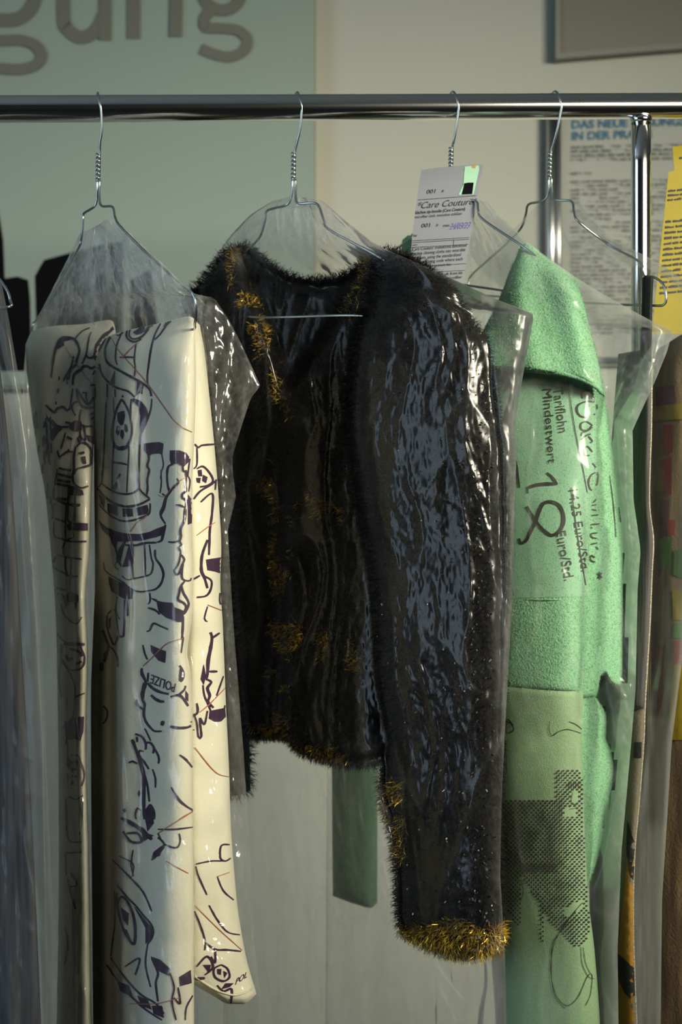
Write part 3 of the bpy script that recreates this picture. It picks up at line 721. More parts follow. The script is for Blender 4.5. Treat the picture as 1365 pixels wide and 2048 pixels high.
for pts, wd in [  # left leg, lower
    ([(185, 0), (190, 70), (290, 80)], 2.6), ([(210, 80), (290, 110), (390, 125)], 4.5), ([(305, 0), (300, 120), (300, 240), (335, 250), (350, 180), (355, 40)], 3), ([(205, 110), (185, 130), (180, 230)], 2.8), ([(355, 40), (355, 250)], 4), ([(200, 225), (290, 255)], 3.4),
    ([(190, 250), (195, 360), (250, 385), (330, 405), (445, 405)], 3.4), ([(285, 110), (280, 370), (310, 385), (345, 370), (340, 330)], 2.8), ([(280, 400), (260, 460), (265, 520)], 2.2), ([(210, 510), (290, 530), (410, 545)], 3.4), ([(205, 520), (185, 600), (260, 650), (320, 680), (380, 680)], 3.4),
    ([(280, 530), (280, 620), (300, 660)], 2.6), ([(325, 545), (320, 680)], 3.4), ([(315, 690), (315, 820)], 4), ([(210, 770), (280, 790)], 3.4), ([(215, 820), (260, 830), (290, 930)], 3.4), ([(245, 900), (270, 980), (330, 1040), (375, 1050), (410, 1000)], 2.8), ([(200, 1080), (230, 1150), (290, 1200), (430, 1210)], 2.8),
    ([(265, 1210), (350, 1215), (430, 1215)], 6), ([(260, 1230), (250, 1320), (290, 1400), (340, 1420), (410, 1400), (430, 1320), (400, 1230)], 3), ([(310, 1250), (380, 1270), (415, 1310)], 5), ([(285, 1300), (310, 1340), (340, 1320)], 6), ([(365, 1370), (410, 1350)], 4), ([(245, 1210), (245, 1360)], 2.6),
    ([(260, 1340), (310, 1430), (350, 1530), (355, 1650), (340, 1790), (270, 1860)], 3.2), ([(360, 1630), (430, 1600)], 2.6), ([(250, 1870), (290, 1870)], 3), ([(290, 1960), (285, 2010)], 3), ([(250, 1300), (235, 1500), (250, 1640)], 2)]:
    S(z7(pts), wd)
for pts in [[(310, 0), (400, 0), (420, 30), (400, 45), (310, 40)], [(290, 270), (340, 255), (455, 262), (455, 320), (300, 318)], [(280, 830), (320, 800), (385, 830), (385, 880), (280, 885)], [(345, 880), (375, 880), (370, 935), (355, 930)], [(275, 890), (300, 890), (290, 930)],
            [(340, 1790), (425, 1785), (420, 1900), (400, 1980), (360, 1960), (290, 1970), (285, 1880)], [(330, 105), (400, 110), (395, 130), (330, 130)]]:
    PG(z7(pts))
for pts, wd in [  # left and middle leg near the hem
    ([(320, 100), (330, 250), (330, 300)], 3), ([(385, 270), (410, 360), (400, 420)], 2.6), ([(335, 470), (370, 485), (405, 465)], 2.8), ([(322, 480), (328, 640), (345, 690), (400, 690)], 2.8), ([(405, 480), (400, 600), (390, 660)], 2.4), ([(320, 745), (400, 742)], 3.4), ([(320, 750), (325, 860)], 2.4),
    ([(345, 840), (375, 900), (340, 910)], 4), ([(330, 870), (350, 960), (370, 1020)], 3.4), ([(320, 1100), (330, 1200), (315, 1290)], 2.6), ([(590, 575), (640, 600), (700, 640), (740, 680)], 7), ([(600, 640), (640, 690), (690, 690), (670, 650), (620, 650)], 4.4), ([(650, 730), (640, 800), (650, 860)], 2.6),
    ([(770, 630), (850, 630), (940, 620)], 2.8), ([(770, 650), (800, 700), (860, 720), (880, 690), (875, 650)], 2.8), ([(740, 780), (780, 740), (800, 700), (770, 670)], 4), ([(835, 425), (880, 490), (940, 540)], 2.8), ([(580, 760), (650, 800), (640, 870)], 2), ([(550, 780), (640, 870), (700, 940), (740, 1030)], 3),
    ([(570, 940), (575, 1020), (600, 1110), (650, 1190), (660, 1130), (650, 1050), (620, 980), (590, 960), (570, 1010)], 4.4), ([(660, 1000), (700, 1050), (740, 1100), (745, 1150), (720, 1190)], 3), ([(720, 1190), (710, 1290), (735, 1400)], 2.6), ([(560, 930), (560, 1090), (540, 1250)], 2.4), ([(540, 1255), (600, 1340), (680, 1430), (760, 1480), (800, 1530)], 3.4),
    ([(520, 1290), (600, 1400), (700, 1500), (790, 1560)], 3.4), ([(740, 1260), (770, 1330), (760, 1380), (770, 1470)], 3.4), ([(830, 1330), (850, 1400), (840, 1470), (860, 1560)], 3), ([(870, 1400), (880, 1480), (850, 1450)], 3), ([(610, 1300), (680, 1260), (660, 1340)], 3), ([(940, 1440), (910, 1500), (905, 1560)], 2.4),
    ([(570, 900), (620, 960), (660, 1000)], 3)]:
    S(zL(pts), wd)
for pts in [[(320, 130), (350, 85), (405, 82), (405, 160), (370, 190), (330, 180)], [(590, 1010), (630, 1040), (625, 1100), (600, 1070)], [(650, 1000), (690, 1050), (740, 1110), (745, 1160), (710, 1190), (710, 1110)], [(600, 1110), (620, 1120), (640, 1170), (610, 1150)], [(735, 1250), (780, 1265), (830, 1310), (825, 1345), (770, 1320)],
            [(875, 1350), (930, 1315), (935, 1380), (880, 1395)], [(570, 1370), (630, 1390), (650, 1450), (590, 1420)], [(670, 1440), (720, 1460), (740, 1510), (690, 1490)], [(740, 1490), (790, 1490), (800, 1550), (750, 1530)], [(690, 640), (750, 660), (700, 690)], [(700, 540), (740, 520), (750, 600), (720, 640)], [(750, 740), (790, 710), (780, 760), (740, 770)],
            [(330, 270), (350, 300), (340, 340), (325, 320)], [(350, 320), (362, 340), (350, 365)], [(325, 350), (345, 380), (330, 400)], [(350, 380), (360, 400), (345, 425)], [(370, 280), (385, 300), (375, 330)], [(600, 530), (615, 540), (605, 552)]]:
    PG(zL(pts))
for k in range(14): ink.dot(*zL([(332 + (k % 3) * 20 + random.uniform(-4, 4), 270 + (k // 3) * 34)])[0], 3.0)
for pts, wd in [  # right leg
    ([(60, 20), (90, 50), (110, 35), (200, 28)], 3.4), ([(80, 50), (80, 160), (60, 190)], 2.6), ([(80, 190), (120, 175), (165, 220), (185, 270), (150, 300), (100, 310)], 3.4), ([(215, 255), (180, 290), (100, 340), (60, 390)], 3.6), ([(105, 410), (180, 355), (180, 480), (165, 600), (160, 760)], 3.6),
    ([(150, 660), (115, 760), (110, 860), (130, 910), (150, 980)], 4.6), ([(165, 610), (160, 740)], 3.6), ([(130, 900), (175, 930), (170, 990), (140, 1030), (80, 1040)], 3.4), ([(60, 920), (100, 895)], 3.2), ([(240, 920), (230, 1060), (250, 1110)], 2.6), ([(170, 1270), (180, 1310), (170, 1380), (155, 1460), (150, 1550), (140, 1580)], 5.4),
    ([(180, 1310), (230, 1275)], 4), ([(140, 1580), (175, 1600), (150, 1640), (165, 1690), (155, 1730), (190, 1770)], 4.4), ([(160, 1530), (215, 1530)], 3.6), ([(255, 1560), (210, 1690)], 2.8), ([(120, 1620), (130, 1690), (160, 1760), (175, 1800)], 3), ([(270, 1650), (275, 1700), (260, 1780)], 3), ([(80, 1740), (85, 1800), (50, 1830)], 3.4),
    ([(150, 1790), (130, 1880), (100, 1840), (110, 1960), (90, 1960), (80, 1870), (60, 1810)], 3.4), ([(40, 1860), (60, 1920)], 3), ([(150, 1100), (130, 1180), (150, 1200)], 2.4), ([(205, 270), (200, 330)], 3)]:
    S(z8(pts), wd)
for pts in [[(140, 790), (240, 775), (240, 885), (200, 870), (150, 860)], [(125, 1480), (140, 1560), (125, 1620), (105, 1580)], [(165, 1790), (265, 1770), (270, 1830), (240, 1860), (200, 1865), (160, 1840)], [(85, 200), (110, 195), (115, 240), (90, 240)], [(120, 230), (150, 245), (140, 285), (115, 270)], [(75, 250), (105, 250), (100, 285), (80, 280)], [(20, 360), (50, 400), (45, 550), (20, 560)]]:
    PG(z8(pts))
for pts, wd in [
    ([(1120, 705), (1080, 710), (1075, 770), (1100, 785), (1125, 770)], 3.2), ([(955, 800), (1030, 785), (1090, 785)], 2.6), ([(955, 810), (970, 860), (1010, 950)], 2.6), ([(1060, 860), (1090, 930), (1140, 975)], 2.6), ([(1020, 1000), (1060, 1070), (1110, 1130), (1170, 1145)], 2.6), ([(945, 1020), (975, 1090), (1000, 1170), (1000, 1220)], 2.8),
    ([(1000, 1180), (1050, 1215), (1110, 1218), (1175, 1225)], 3.4), ([(1050, 1220), (1050, 1280), (1030, 1250)], 3.4), ([(1080, 1290), (1110, 1310), (1120, 1350), (1090, 1370), (1050, 1350), (1045, 1310), (1080, 1290)], 3.4), ([(960, 1300), (1010, 1250), (1040, 1300), (1000, 1340)], 3.4), ([(1060, 1390), (1090, 1420), (1130, 1410), (1125, 1490)], 4), ([(1020, 1430), (1060, 1450)], 4), ([(950, 1360), (1000, 1355)], 5)]:
    S(zL(pts), wd)
for pts in [[(1060, 1310), (1080, 1310), (1078, 1340), (1062, 1335)], [(1090, 1320), (1110, 1330), (1095, 1355)], [(1140, 1380), (1120, 1400), (1080, 1410), (1100, 1380)], [(990, 1290), (1030, 1290), (1020, 1330)]]: PG(zL(pts))
ink.text('POL', (470, 1970), (13, -8.5), (5, -19), maxlen=6, bold=0.01)
ink.build('printed_drawing', M['purple'], trousers, 'stuff')
for f_, L_ in ((z3, [([(260, 340), (320, 450), (400, 550), (540, 710), (700, 900), (900, 1180), (1010, 1330), (1110, 1410), (1230, 1470)], 2.2), ([(570, 395), (470, 490), (390, 575)], 2.2)]),
               (z4, [([(560, 640), (480, 750)], 2), ([(700, 540), (560, 640)], 2), ([(820, 300), (900, 320), (1020, 180), (1150, 90)], 1.6)]),
               (z5, [([(570, 390), (690, 280), (810, 160), (900, 120), (1000, 90)], 2), ([(960, 2040), (1110, 1950)], 2)]),
               (z6, [([(460, 310), (540, 440), (640, 570), (720, 680), (770, 720)], 1.8)]),
               (z8, [([(80, 630), (160, 570), (200, 545)], 2), ([(150, 1090), (250, 1130)], 2), ([(100, 1800), (170, 1740), (265, 1640)], 2)]),
               (zL, [([(950, 230), (1050, 350), (1120, 375)], 2.2), ([(770, 650), (850, 600), (940, 545)], 2.2), ([(810, 785), (920, 845)], 2), ([(1060, 860), (1120, 840)], 2), ([(950, 1000), (1060, 1110), (1180, 1220)], 1.8), ([(630, 1480), (760, 1480), (880, 1450)], 2)])):
    for pts, wd in L_: RS(f_(pts), wd)
red.build('red_thread', M['red_thread'], trousers, 'stuff')

# ================================================================== black furry jacket
JB = P(760, 1912, -0.05)
jacket = thing('fur_jacket', JB, 'cropped black furry jacket with gold tinsel along its front and cuff', 'jacket')
LPL = fn([(490, 462), (560, 478), (640, 512), (750, 548), (900, 570), (1200, 562), (1475, 560)])      # left front edge
RPL = fn([(505, 752), (560, 730), (640, 690), (720, 640), (800, 590), (900, 574)])                     # right front edge
def fold_body(px, py, side):
    if side: return 0.0
    d = 0.0
    if py < 900:
        a = sstep(0, 26, px - LPL(py)); b = sstep(0, 40, RPL(py) - px)
        d = 0.035 * a * b * sstep(900, 700, py)
    return d + 0.005 * math.sin(px * .05) * sstep(800, 1000, py)
body = puff('body', M['fur_base'], jacket, top=[(0, 575), (.06, 545), (.14, 500), (.19, 490), (.24, 498), (.32, 534), (.42, 556), (.5, 561), (.58, 558), (.66, 542), (.74, 514), (.80, 504), (.87, 512), (1, 545)],
    bot=[(0, 1475), (.28, 1470), (.42, 1500), (.6, 1518), (.8, 1524), (1, 1520)],
    xl=[(480, 392), (600, 392), (900, 430), (1470, 482)], xr=[(500, 862), (700, 880), (900, 850), (1200, 810), (1520, 775)],
    yl=.110, yr=-.055, t=[(490, .016), (640, .038), (1500, .036)], fold=fold_body, wrinkle=soft_wrinkle(.006, 12, 6, 2.0), round_top=.03, round_bot=.02, nu=90, nv=120)
sleeve = puff('sleeve', M['fur_base'], jacket, top=[(0, 508), (.5, 503), (1, 512)], bot=[(0, 1862), (.2, 1885), (.45, 1902), (.7, 1906), (1, 1884)],
    xl=[(500, 748), (600, 735), (700, 706), (850, 696), (950, 708), (1150, 738), (1350, 748), (1500, 768), (1560, 766), (1700, 792), (1840, 800), (1900, 828)],
    xr=[(500, 800), (540, 858), (580, 900), (620, 922), (700, 975), (800, 988), (900, 1000), (1100, 1006), (1300, 1002), (1500, 998), (1700, 994), (1900, 998)],
    yl=-.045, yr=-.135, t=[(500, .012), (620, .040), (1200, .050), (1900, .040)], wrinkle=soft_wrinkle(.010, 16, 6, 9.0), round_top=.025, round_bot=.02, nu=70, nv=150)
sleeve2 = puff('sleeve', M['fur_base'], jacket, top=[(0, 590), (1, 560)], bot=[(0, 1575), (.5, 1592), (1, 1580)],
    xl=[(560, 372), (1000, 400), (1600, 436)], xr=[(560, 420), (1000, 470), (1500, 500), (1600, 502)], yl=.15, yr=.115, t=.03, round_top=.03, round_bot=.02, nu=30, nv=60)

def fur(name, objs, n, length, wd, mat, parent, seed, keep=None, curl=.6, down=.35):
    rnd = random.Random(seed); V, F = [], []
    tris = []; acc = []; tot = 0
    for o in objs:
        v, f = o_bvh[o.name]
        for q in f:
            for t in ((q[0], q[1], q[2]), (q[0], q[2], q[3])) if len(q) == 4 else (q,):
                a, b, c = v[t[0]], v[t[1]], v[t[2]]
                nn = (b - a).cross(c - a); ar = nn.length / 2
                if ar < 1e-10: continue
                nn.normalize()
                if nn.y > 0.55: continue           # far side, towards the wall
                tot += ar; tris.append((a, b, c, nn)); acc.append(tot)
    import bisect
    for i in range(n):
        k = bisect.bisect(acc, rnd.random() * tot)
        a, b, c, nn = tris[min(k, len(tris) - 1)]
        r1, r2 = rnd.random(), rnd.random()
        if r1 + r2 > 1: r1, r2 = 1 - r1, 1 - r2
        p = a + (b - a) * r1 + (c - a) * r2
        if keep and not keep(p, rnd): continue
        d = (nn + Vector((rnd.gauss(0, curl), rnd.gauss(0, curl), rnd.gauss(0, curl) - down))).normalized()
        if d.dot(nn) < 0.1: d = (d + nn * .6).normalized()
        l = length * rnd.uniform(.6, 1.3); s = d.cross(Vector((rnd.gauss(0, 1), rnd.gauss(0, 1), rnd.gauss(0, 1)))).normalized() * (wd * .5)
        m = p + d * l * .55; e = m + (d + Vector((rnd.gauss(0, .35), rnd.gauss(0, .35), -.25 + rnd.gauss(0, .3)))).normalized() * l * .45
        k = len(V); V += [p - s, p + s, m + s * .8, m - s * .8, e]
        F += [(k, k + 1, k + 2, k + 3), (k + 3, k + 2, k + 4)]
    return tag(mk(name, V, F, mat, parent, smooth=False), kind='stuff')
def pix(p):
    s = D / (D + p.y) / K
    return 682.5 + p.x * s, 1024 - (p.z - ZC) * s
fur('fur', [body], 42000, .0105, .0008, M['fur'], body, 1)
fur('fur', [sleeve], 40000, .0095, .0007, M['fur'], sleeve, 2)
fur('fur', [sleeve2], 5000, .011, .0008, M['fur'], sleeve2, 3)

def band(line, half, gate=.5, f=30):
    def k(p, rnd):
        px, py = pix(p); c = line(py)
        return abs(px - c) < half * rnd.random() ** .5 and noise.noise(p * f) > gate - .5
    return k
gold1 = band(LPL, 26, .60, 42)
def gold2(p, rnd):
    px, py = pix(p)
    hemy = 1470 if px < 590 else 1510
    if abs(py - hemy) < 22 and px < 700 and noise.noise(p * 34 + Vector((5, 0, 0))) > -.05: return True
    if 560 < px < 720 and abs(py - (1290 + (px - 640) * .25)) < 34 and noise.noise(p * 45) > .12: return True
    if 470 < px < 690 and abs(py - (945 + (px - 470) * .42)) < 20 and noise.noise(p * 45 + Vector((3, 3, 3))) > .05: return True
    if abs(px - 700 - (px - 700) * 0) < 60 and py < 640 and abs(px - RPL(py)) < 14: return rnd.random() < .5
    return False
fur('gold_tinsel', [body], 60000, .0078, .0009, M['gold'], body, 11, gold1, curl=.8, down=.2)
fur('gold_tinsel', [body], 60000, .0078, .0009, M['gold'], body, 12, gold2, curl=.8, down=.2)
def gold3(p, rnd):
    px, py = pix(p)
    if py > 1846 + max(0, 840 - px) * .3 + 14 * noise.noise(p * 60): return rnd.random() < .55
    if px < 812 and 1560 < py < 1720 and noise.noise(p * 40) > .05: return rnd.random() < .3
    return False
fur('gold_tinsel', [sleeve], 130000, .0115, .0009, M['gold'], sleeve, 13, gold3, curl=.9, down=.3)
# tiny glittering lurex flecks in the pile, most along the outer sleeve
rnd = random.Random(5); SBV = bvh_of([sleeve]); V, F = [], []
for i in range(900):
    py = rnd.uniform(600, 1880); r = rnd.random()
    px = 985 - abs(rnd.gauss(0, 42)) if r < .75 else rnd.uniform(760, 985)
    q = cast(SBV, px, py, .010)
    if q is None: continue
    a = Vector((rnd.gauss(0, 1), rnd.gauss(0, 1), rnd.gauss(0, 1))).normalized(); b = a.orthogonal().normalized()
    s1, s2 = rnd.uniform(.0004, .0008), rnd.uniform(.0004, .0015)
    k = len(V); V += [q - a * s1 - b * s2, q + a * s1 - b * s2, q + a * s1 + b * s2, q - a * s1 + b * s2]; F.append((k, k + 1, k + 2, k + 3))
tag(mk('glitter_flecks', V, F, M['glint'], sleeve, smooth=False), kind='stuff')

# ================================================================== green fleece jacket
GB = P(1090, 2230, 0)
green = thing('fleece_jacket', GB, 'mint green fleece jacket with printed text and a halftone picture', 'jacket')
gw = lambda s: soft_wrinkle(.005, 13, 5, s)
def foldY(px, py, side):
    if side: return 0
    return -0.010 * sstep(640, 780, py) + .004 * math.sin((px - py * .25) * .055)
yoke = puff('yoke', M['green'], green, top=[(0, 492), (.5, 487), (1, 494)], bot=[(0, 730), (.3, 738), (.5, 742), (.7, 750), (.85, 762), (.94, 776), (1, 796)],
    xl=[(488, 1044), (540, 1022), (600, 998), (680, 958), (760, 925)], xr=[(488, 1062), (510, 1085), (530, 1112), (555, 1145), (580, 1160), (650, 1178), (740, 1201), (800, 1213)],
    yl=[(488, -.04), (760, -.03)], yr=[(488, -.05), (600, -.078), (800, -.085)], t=[(488, .008), (560, .026), (780, .040)], fold=foldY, wrinkle=gw(3), round_top=.05, round_bot=.02, nu=60, nv=70)
# overlocked hem of the yoke
YBV = bvh_of([yoke])
hp = [cast(YBV, x, y, .0004) for x, y in [(1000, 735), (1030, 738), (1060, 740), (1090, 743), (1120, 746), (1150, 753), (1175, 762), (1195, 774), (1206, 786)]]
tube('yoke_hem', [h for h in hp if h is not None], .0022, M['green'], yoke, seg=8, step=.002)
front = puff('front_panel', M['green'], green, top=690, bot=[(0, 1372), (.5, 1380), (1, 1384)],
    xl=[(690, 960), (1380, 975)], xr=[(690, 1178), (760, 1184), (850, 1194), (950, 1193), (1000, 1184), (1150, 1176), (1300, 1170), (1384, 1166)],
    yl=-.022, yr=-.074, t=[(690, .024), (1000, .040)], wrinkle=gw(6), round_bot=.006, nu=56, nv=90, p=3)
skirt = puff('lower_panel', M['green_mesh'], green, top=[(0, 1366), (.5, 1374), (1, 1380)], bot=2230,
    xl=[(1370, 965), (1600, 985), (2230, 1005)], xr=[(1370, 1168), (1500, 1165), (1600, 1168), (1700, 1172), (1800, 1178), (1900, 1190), (2050, 1201), (2230, 1208)],
    yl=-.022, yr=-.072, t=[(1370, .040), (1480, .030), (2230, .034)], wrinkle=gw(8), round_top=.005, nu=56, nv=100, p=3)
lower_band = None
side_ = puff('short_sleeve', M['green'], green, top=740, bot=[(0, 1400), (.40, 1392), (.52, 1352), (.60, 1348), (.70, 1368), (1, 1380)],
    xl=[(740, 1120), (1400, 1145)], xr=[(740, 1196), (800, 1211), (950, 1231), (1100, 1249), (1200, 1254), (1380, 1262)],
    yl=-.040, yr=-.020, t=[(740, .018), (1000, .028)], wrinkle=gw(12), round_bot=.01, nu=48, nv=90, p=3)
bulge = puff('cuff_panel', M['green'], green, top=[(0, 1380), (1, 1384)], bot=[(0, 1775), (1, 1790)],
    xl=[(1380, 1130), (1780, 1140)], xr=[(1380, 1176), (1400, 1196), (1435, 1214), (1475, 1213), (1500, 1226), (1540, 1240), (1580, 1232), (1620, 1216), (1680, 1205), (1730, 1192), (1790, 1168)],
    yl=-.040, yr=-.015, t=.024, wrinkle=gw(15), nu=40, nv=60)
inner = puff('sleeve', M['green'], green, top=[(0, 480), (.5, 470), (1, 478)], bot=[(0, 1792), (.5, 1808), (.85, 1816), (1, 1806)],
    xl=[(470, 806), (520, 800), (600, 770), (1000, 690), (1500, 664), (1820, 666)], xr=[(470, 832), (520, 850), (700, 880), (1000, 800), (1500, 756), (1820, 755)],
    yl=[(480, .20), (1400, .345)], yr=[(480, .16), (1400, .32)], t=.022, wrinkle=gw(18), nu=36, nv=90)
# printed smooth panel on the front: text
FBV = bvh_of([front, side_])
pp_ = Print(FBV, .0004)
pp_.poly([(985, 745), (1100, 745), (1180, 755), (1196, 850), (1194, 950), (1183, 1000), (1176, 1100), (1172, 1192), (1090, 1195), (985, 1196)], 9)
pp_.build('print_panel', M['green_panel'], front)
tx = Print(FBV, .0012)
def T(body, x, y, ang, size, narrow=1.0, shear=0.0, bold=0.0):
    a = math.radians(ang); u = (math.cos(a) * size * narrow, math.sin(a) * size * narrow); v = (math.sin(a) * size, -math.cos(a) * size)
    tx.text(body, (x, y), u, v, shear, 7, bold)
T('Tariflohn', 1108, 776, 83, 27, .93)
T('Mindestwert', 1087, 776, 86, 25, 1.18)
T('14,25 Euro/Std.', 1138, 975, 81.5, 25, 1.10)
tx.stroke([(1143, 975), (1154, 1060), (1165, 1130), (1172, 1170)], 2.0)
T('Euro/Std.', 1113, 1062, 80, 28, .98)
zt = Z(1020, 760, 4.45)
for pts, wd in [([(160, 960), (240, 935), (320, 925), (425, 925)], 8), ([(425, 930), (385, 870), (335, 825)], 6), ([(160, 950), (165, 1010)], 3.4),
                ([(155, 1125), (180, 1165), (240, 1260), (300, 1330), (370, 1380), (430, 1360), (475, 1290), (480, 1200), (445, 1120), (380, 1085), (310, 1095), (270, 1160), (235, 1260), (190, 1350), (150, 1430), (105, 1450), (85, 1410)], 7.5),
                ([(60, 720), (75, 850), (90, 960)], 5), ([(520, 0), (545, 200), (590, 480), (650, 780), (690, 1000)], 2.0), ([(890, 850), (915, 1050), (935, 1250), (945, 1400)], 1.6),
                # sweeping script: *Care Couture*
                ([(655, 45), (735, 60)], 3.5), ([(690, 20), (700, 80)], 3.5), ([(670, 75), (730, 25)], 3),
                ([(650, 165), (640, 120), (670, 95), (720, 110), (760, 190), (775, 260), (750, 310)], 4.2), ([(760, 200), (690, 190), (615, 220), (600, 270), (630, 320), (690, 335)], 4.2),
                ([(730, 400), (680, 370), (635, 390), (640, 440), (690, 450), (735, 420)], 3.6), ([(735, 400), (690, 450), (645, 470), (640, 500)], 3.4), ([(720, 480), (670, 500), (640, 530)], 3.4), ([(700, 500), (735, 545), (715, 560)], 3.4),
                ([(735, 640), (690, 590), (665, 620), (670, 670), (710, 670)], 3.6), ([(735, 740), (765, 780), (785, 850), (775, 940)], 3.4), ([(775, 820), (730, 840), (700, 900), (715, 970), (745, 985)], 3.6),
                ([(745, 1030), (720, 1060), (745, 1090), (770, 1060)], 3.2), ([(770, 1110), (720, 1120), (735, 1150), (775, 1160)], 3.2), ([(790, 1200), (710, 1210), (730, 1240)], 3.2), ([(800, 1280), (715, 1290), (735, 1320)], 3.2), ([(780, 1360), (720, 1370), (735, 1400), (780, 1410)], 3.2), ([(780, 1450), (725, 1460)], 3.2), ([(770, 1480), (790, 1510)], 3.2), ([(760, 1580), (725, 1560), (720, 1600), (760, 1620)], 3.2),
                ([(780, 1720), (825, 1760)], 3), ([(820, 1715), (785, 1765)], 3), ([(800, 1705), (805, 1775)], 2.6), ([(25, 1850), (30, 1920)], 4)]:
    tx.stroke(zt(pts), wd)
tx.build('printed_text', M['green_ink'], front, 'stuff')
# seams
for pts in ([(985, 1196), (1060, 1199), (1120, 1199), (1170, 1196)],):
    hp = [cast(FBV, x, y, .0002) for x, y in pts]
    tube('seam', [h for h in hp if h is not None], .0006, M['green'], front, seg=6)
# halftone picture on the lower panel
KBV = bvh_of([skirt]); ht = Print(KBV, .0009)
zk = Z(960, 1400, 3.16); zh = Z(1000, 1500, 4.874)
def tone(x, y):
    """darkness of the halftone picture in its own zoomed frame"""
    n1 = noise.noise(Vector((x * .011, y * .008, 1))); n2 = noise.noise(Vector((x * .03, y * .022, 5)))
    t = 0
    if x < 620 and 480 < y < 1120: t = .78 + .3 * n1 + .1 * n2
    if 535 < x < 870 and 180 < y < 1900:
        t = max(t, .50 + .45 * n1 + .3 * n2)
        if y < 480 and x < 640: t = min(t, .55)
        if (690 < x < 765 and 390 < y < 520) or (640 < x < 750 and 560 < y < 640): t = .04
        if 600 < x < 680 and 60 < y < 200: t = .2
    if y > 1100:
        edge = 225 + (y - 1250) * .64                                   # the slanting lower left edge
        lowy = 1740 + (x - 540) * .85 if x < 770 else 1940 - (x - 770) * 1.3
        if x > edge: t = max(t, .55 + .3 * n1 + .2 * n2) if y < lowy else 0
        elif x < 215 - max(0, y - 1650) * .3 and x > 30 + max(0, y - 1450) * .5 and y < 1720: t = .55 + .4 * n1
        elif 395 < x < 435 and 1480 < y < 1860: t = .5
        else: t = t if (y < 1250 and x < 240) else 0
        if abs((y - 1540) + (x - 720) * .55) < 46 and 640 < x < 815: t = .03
    if 220 < x < 560 and 1090 < y < 1200: t = 1.0
    if 660 < x < 790 and 310 < y < 375: t = .95
    return t
st = 44.5; r = 0; y = 180
while y < 1960:
    x = 22 + (st / 2 if r % 2 else 0)
    while x < 900:
        t = tone(x, y)
        if t > .10:
            q = zh([(x, y)])[0]; ht.dot(q[0], q[1], st / 4.874 * (.13 + .20 * clamp(t)), 8)
        x += st
    y += st / 2 * 1.02; r += 1
for pts, wd in [([(445, 130), (440, 190), (460, 225), (500, 200), (560, 185), (640, 210)], 1.6), ([(565, 135), (610, 155), (645, 185)], 1.6), ([(690, 360), (730, 470), (770, 600), (765, 640)], 1.4),
                ([(590, 580), (580, 650), (620, 660)], 1.2), ([(570, 690), (620, 680)], 1.2), ([(610, 1330), (530, 1430), (470, 1550), (450, 1700), (480, 1860), (550, 1930), (620, 1880), (680, 1750), (710, 1740), (700, 1860), (670, 1930)], 1.5),
                ([(650, 1280), (600, 1340), (500, 1480), (460, 1560), (455, 1750), (480, 1880), (540, 1950)], 1.4), ([(640, 1560), (650, 1670), (690, 1750), (725, 1760)], 1.3), ([(655, 1560), (670, 1660), (700, 1730)], 1.2), ([(265, 1150), (275, 1220), (250, 1290)], 1.3),
                ([(160, 130), (200, 150), (215, 190), (180, 210)], 3), ([(180, 120), (215, 160)], 3), ([(165, 260), (170, 470)], 1.4)]:
    ht.stroke(zk(pts), wd)
ht.build('halftone_print', M['green_ink'], skirt, 'stuff')
# fuzzy fleece rim
fur('fleece_pile', [yoke, front, side_, bulge], 40000, .0022, .00035, M['green'], green, 21, curl=.9, down=.1)

# ---- paper tag on the green jacket's hanger
tgb = P(885, 620, .02)
tagt = thing('paper_tag', tgb, 'white paper care tag with a small photo, hung on a hanger hook', 'tag')
tv, tf = [], []
for j in range(17):
    for i in range(9):
        u, v = i / 8, j / 16
        L0 = (lerp(843, 815, v) - 4 * math.sin(v * math.pi), lerp(340, 610, v)); R0 = (lerp(967, 918, v), lerp(329, 615, v))
        tv.append(P(lerp(L0[0], R0[0], u), lerp(L0[1], R0[1], u) - 2 * math.sin(u * math.pi), .006 - .050 * v ** .7 + .006 * math.sin(v * 4) + .006 * (u - .5)))
for j in range(16):
    for i in range(8):
        a = j * 9 + i; tf.append((a, a + 9, a + 10, a + 1))
n0 = len(tv); tv2 = tv + [q + Vector((0, .0004, 0)) for q in tv]
tf2 = tf + [tuple(n0 + i for i in f[::-1]) for f in tf]
card = mk('card', tv2, tf2, M['tagpaper'], tagt)
TG = BVHTree.FromPolygons(tv, tf)
def tagmap(u, v):   # tag-space (0..1, 0..1) -> photo
    L0 = (lerp(843, 815, v) - 4 * math.sin(v * math.pi), lerp(340, 610, v)); R0 = (lerp(967, 918, v), lerp(329, 615, v))
    return lerp(L0[0], R0[0], u), lerp(L0[1], R0[1], u) - 2 * math.sin(u * math.pi)
zg = Z(800, 320, 6.825)
tp = Print(TG, .0005)
sl = (-0.075)
def TT(body, x, y, size, nar=1.0, shear=0.0, bold=0.0, pr=None, dirn=(1, -.078)):
    q = zg([(x, y)])[0]; s = size / 6.825
    (pr or tp).text(body, q, (s * nar * dirn[0], s * nar * dirn[1]), (s * .2, -s), shear, 20, bold)
TT('001', 362, 462, 80, 1.15); TT('#', 570, 440, 55)
TT('*Care Couture*', 222, 668, 128, .98, .25)
TT('Kitchen zip-hoodie (Care Couture)', 205, 740, 60, .80, 0, .015); TT('microfiber cloth, remoulton stabilizer', 205, 798, 56, .76)
TT('001', 290, 925, 80, 1.15); TT('#', 495, 905, 50); TT('min', 588, 916, 60)
TT('Titel', 178, 1050, 42, .7, 0, .02); TT('notes', 165, 1175, 42, .8)
TT("'Care Couture' transforms functional", 160, 1240, 62, .81); TT('kitchen cleaning cloths into wearable', 165, 1300, 62, .79); TT('garments, using the standardized', 165, 1362, 62, .82)
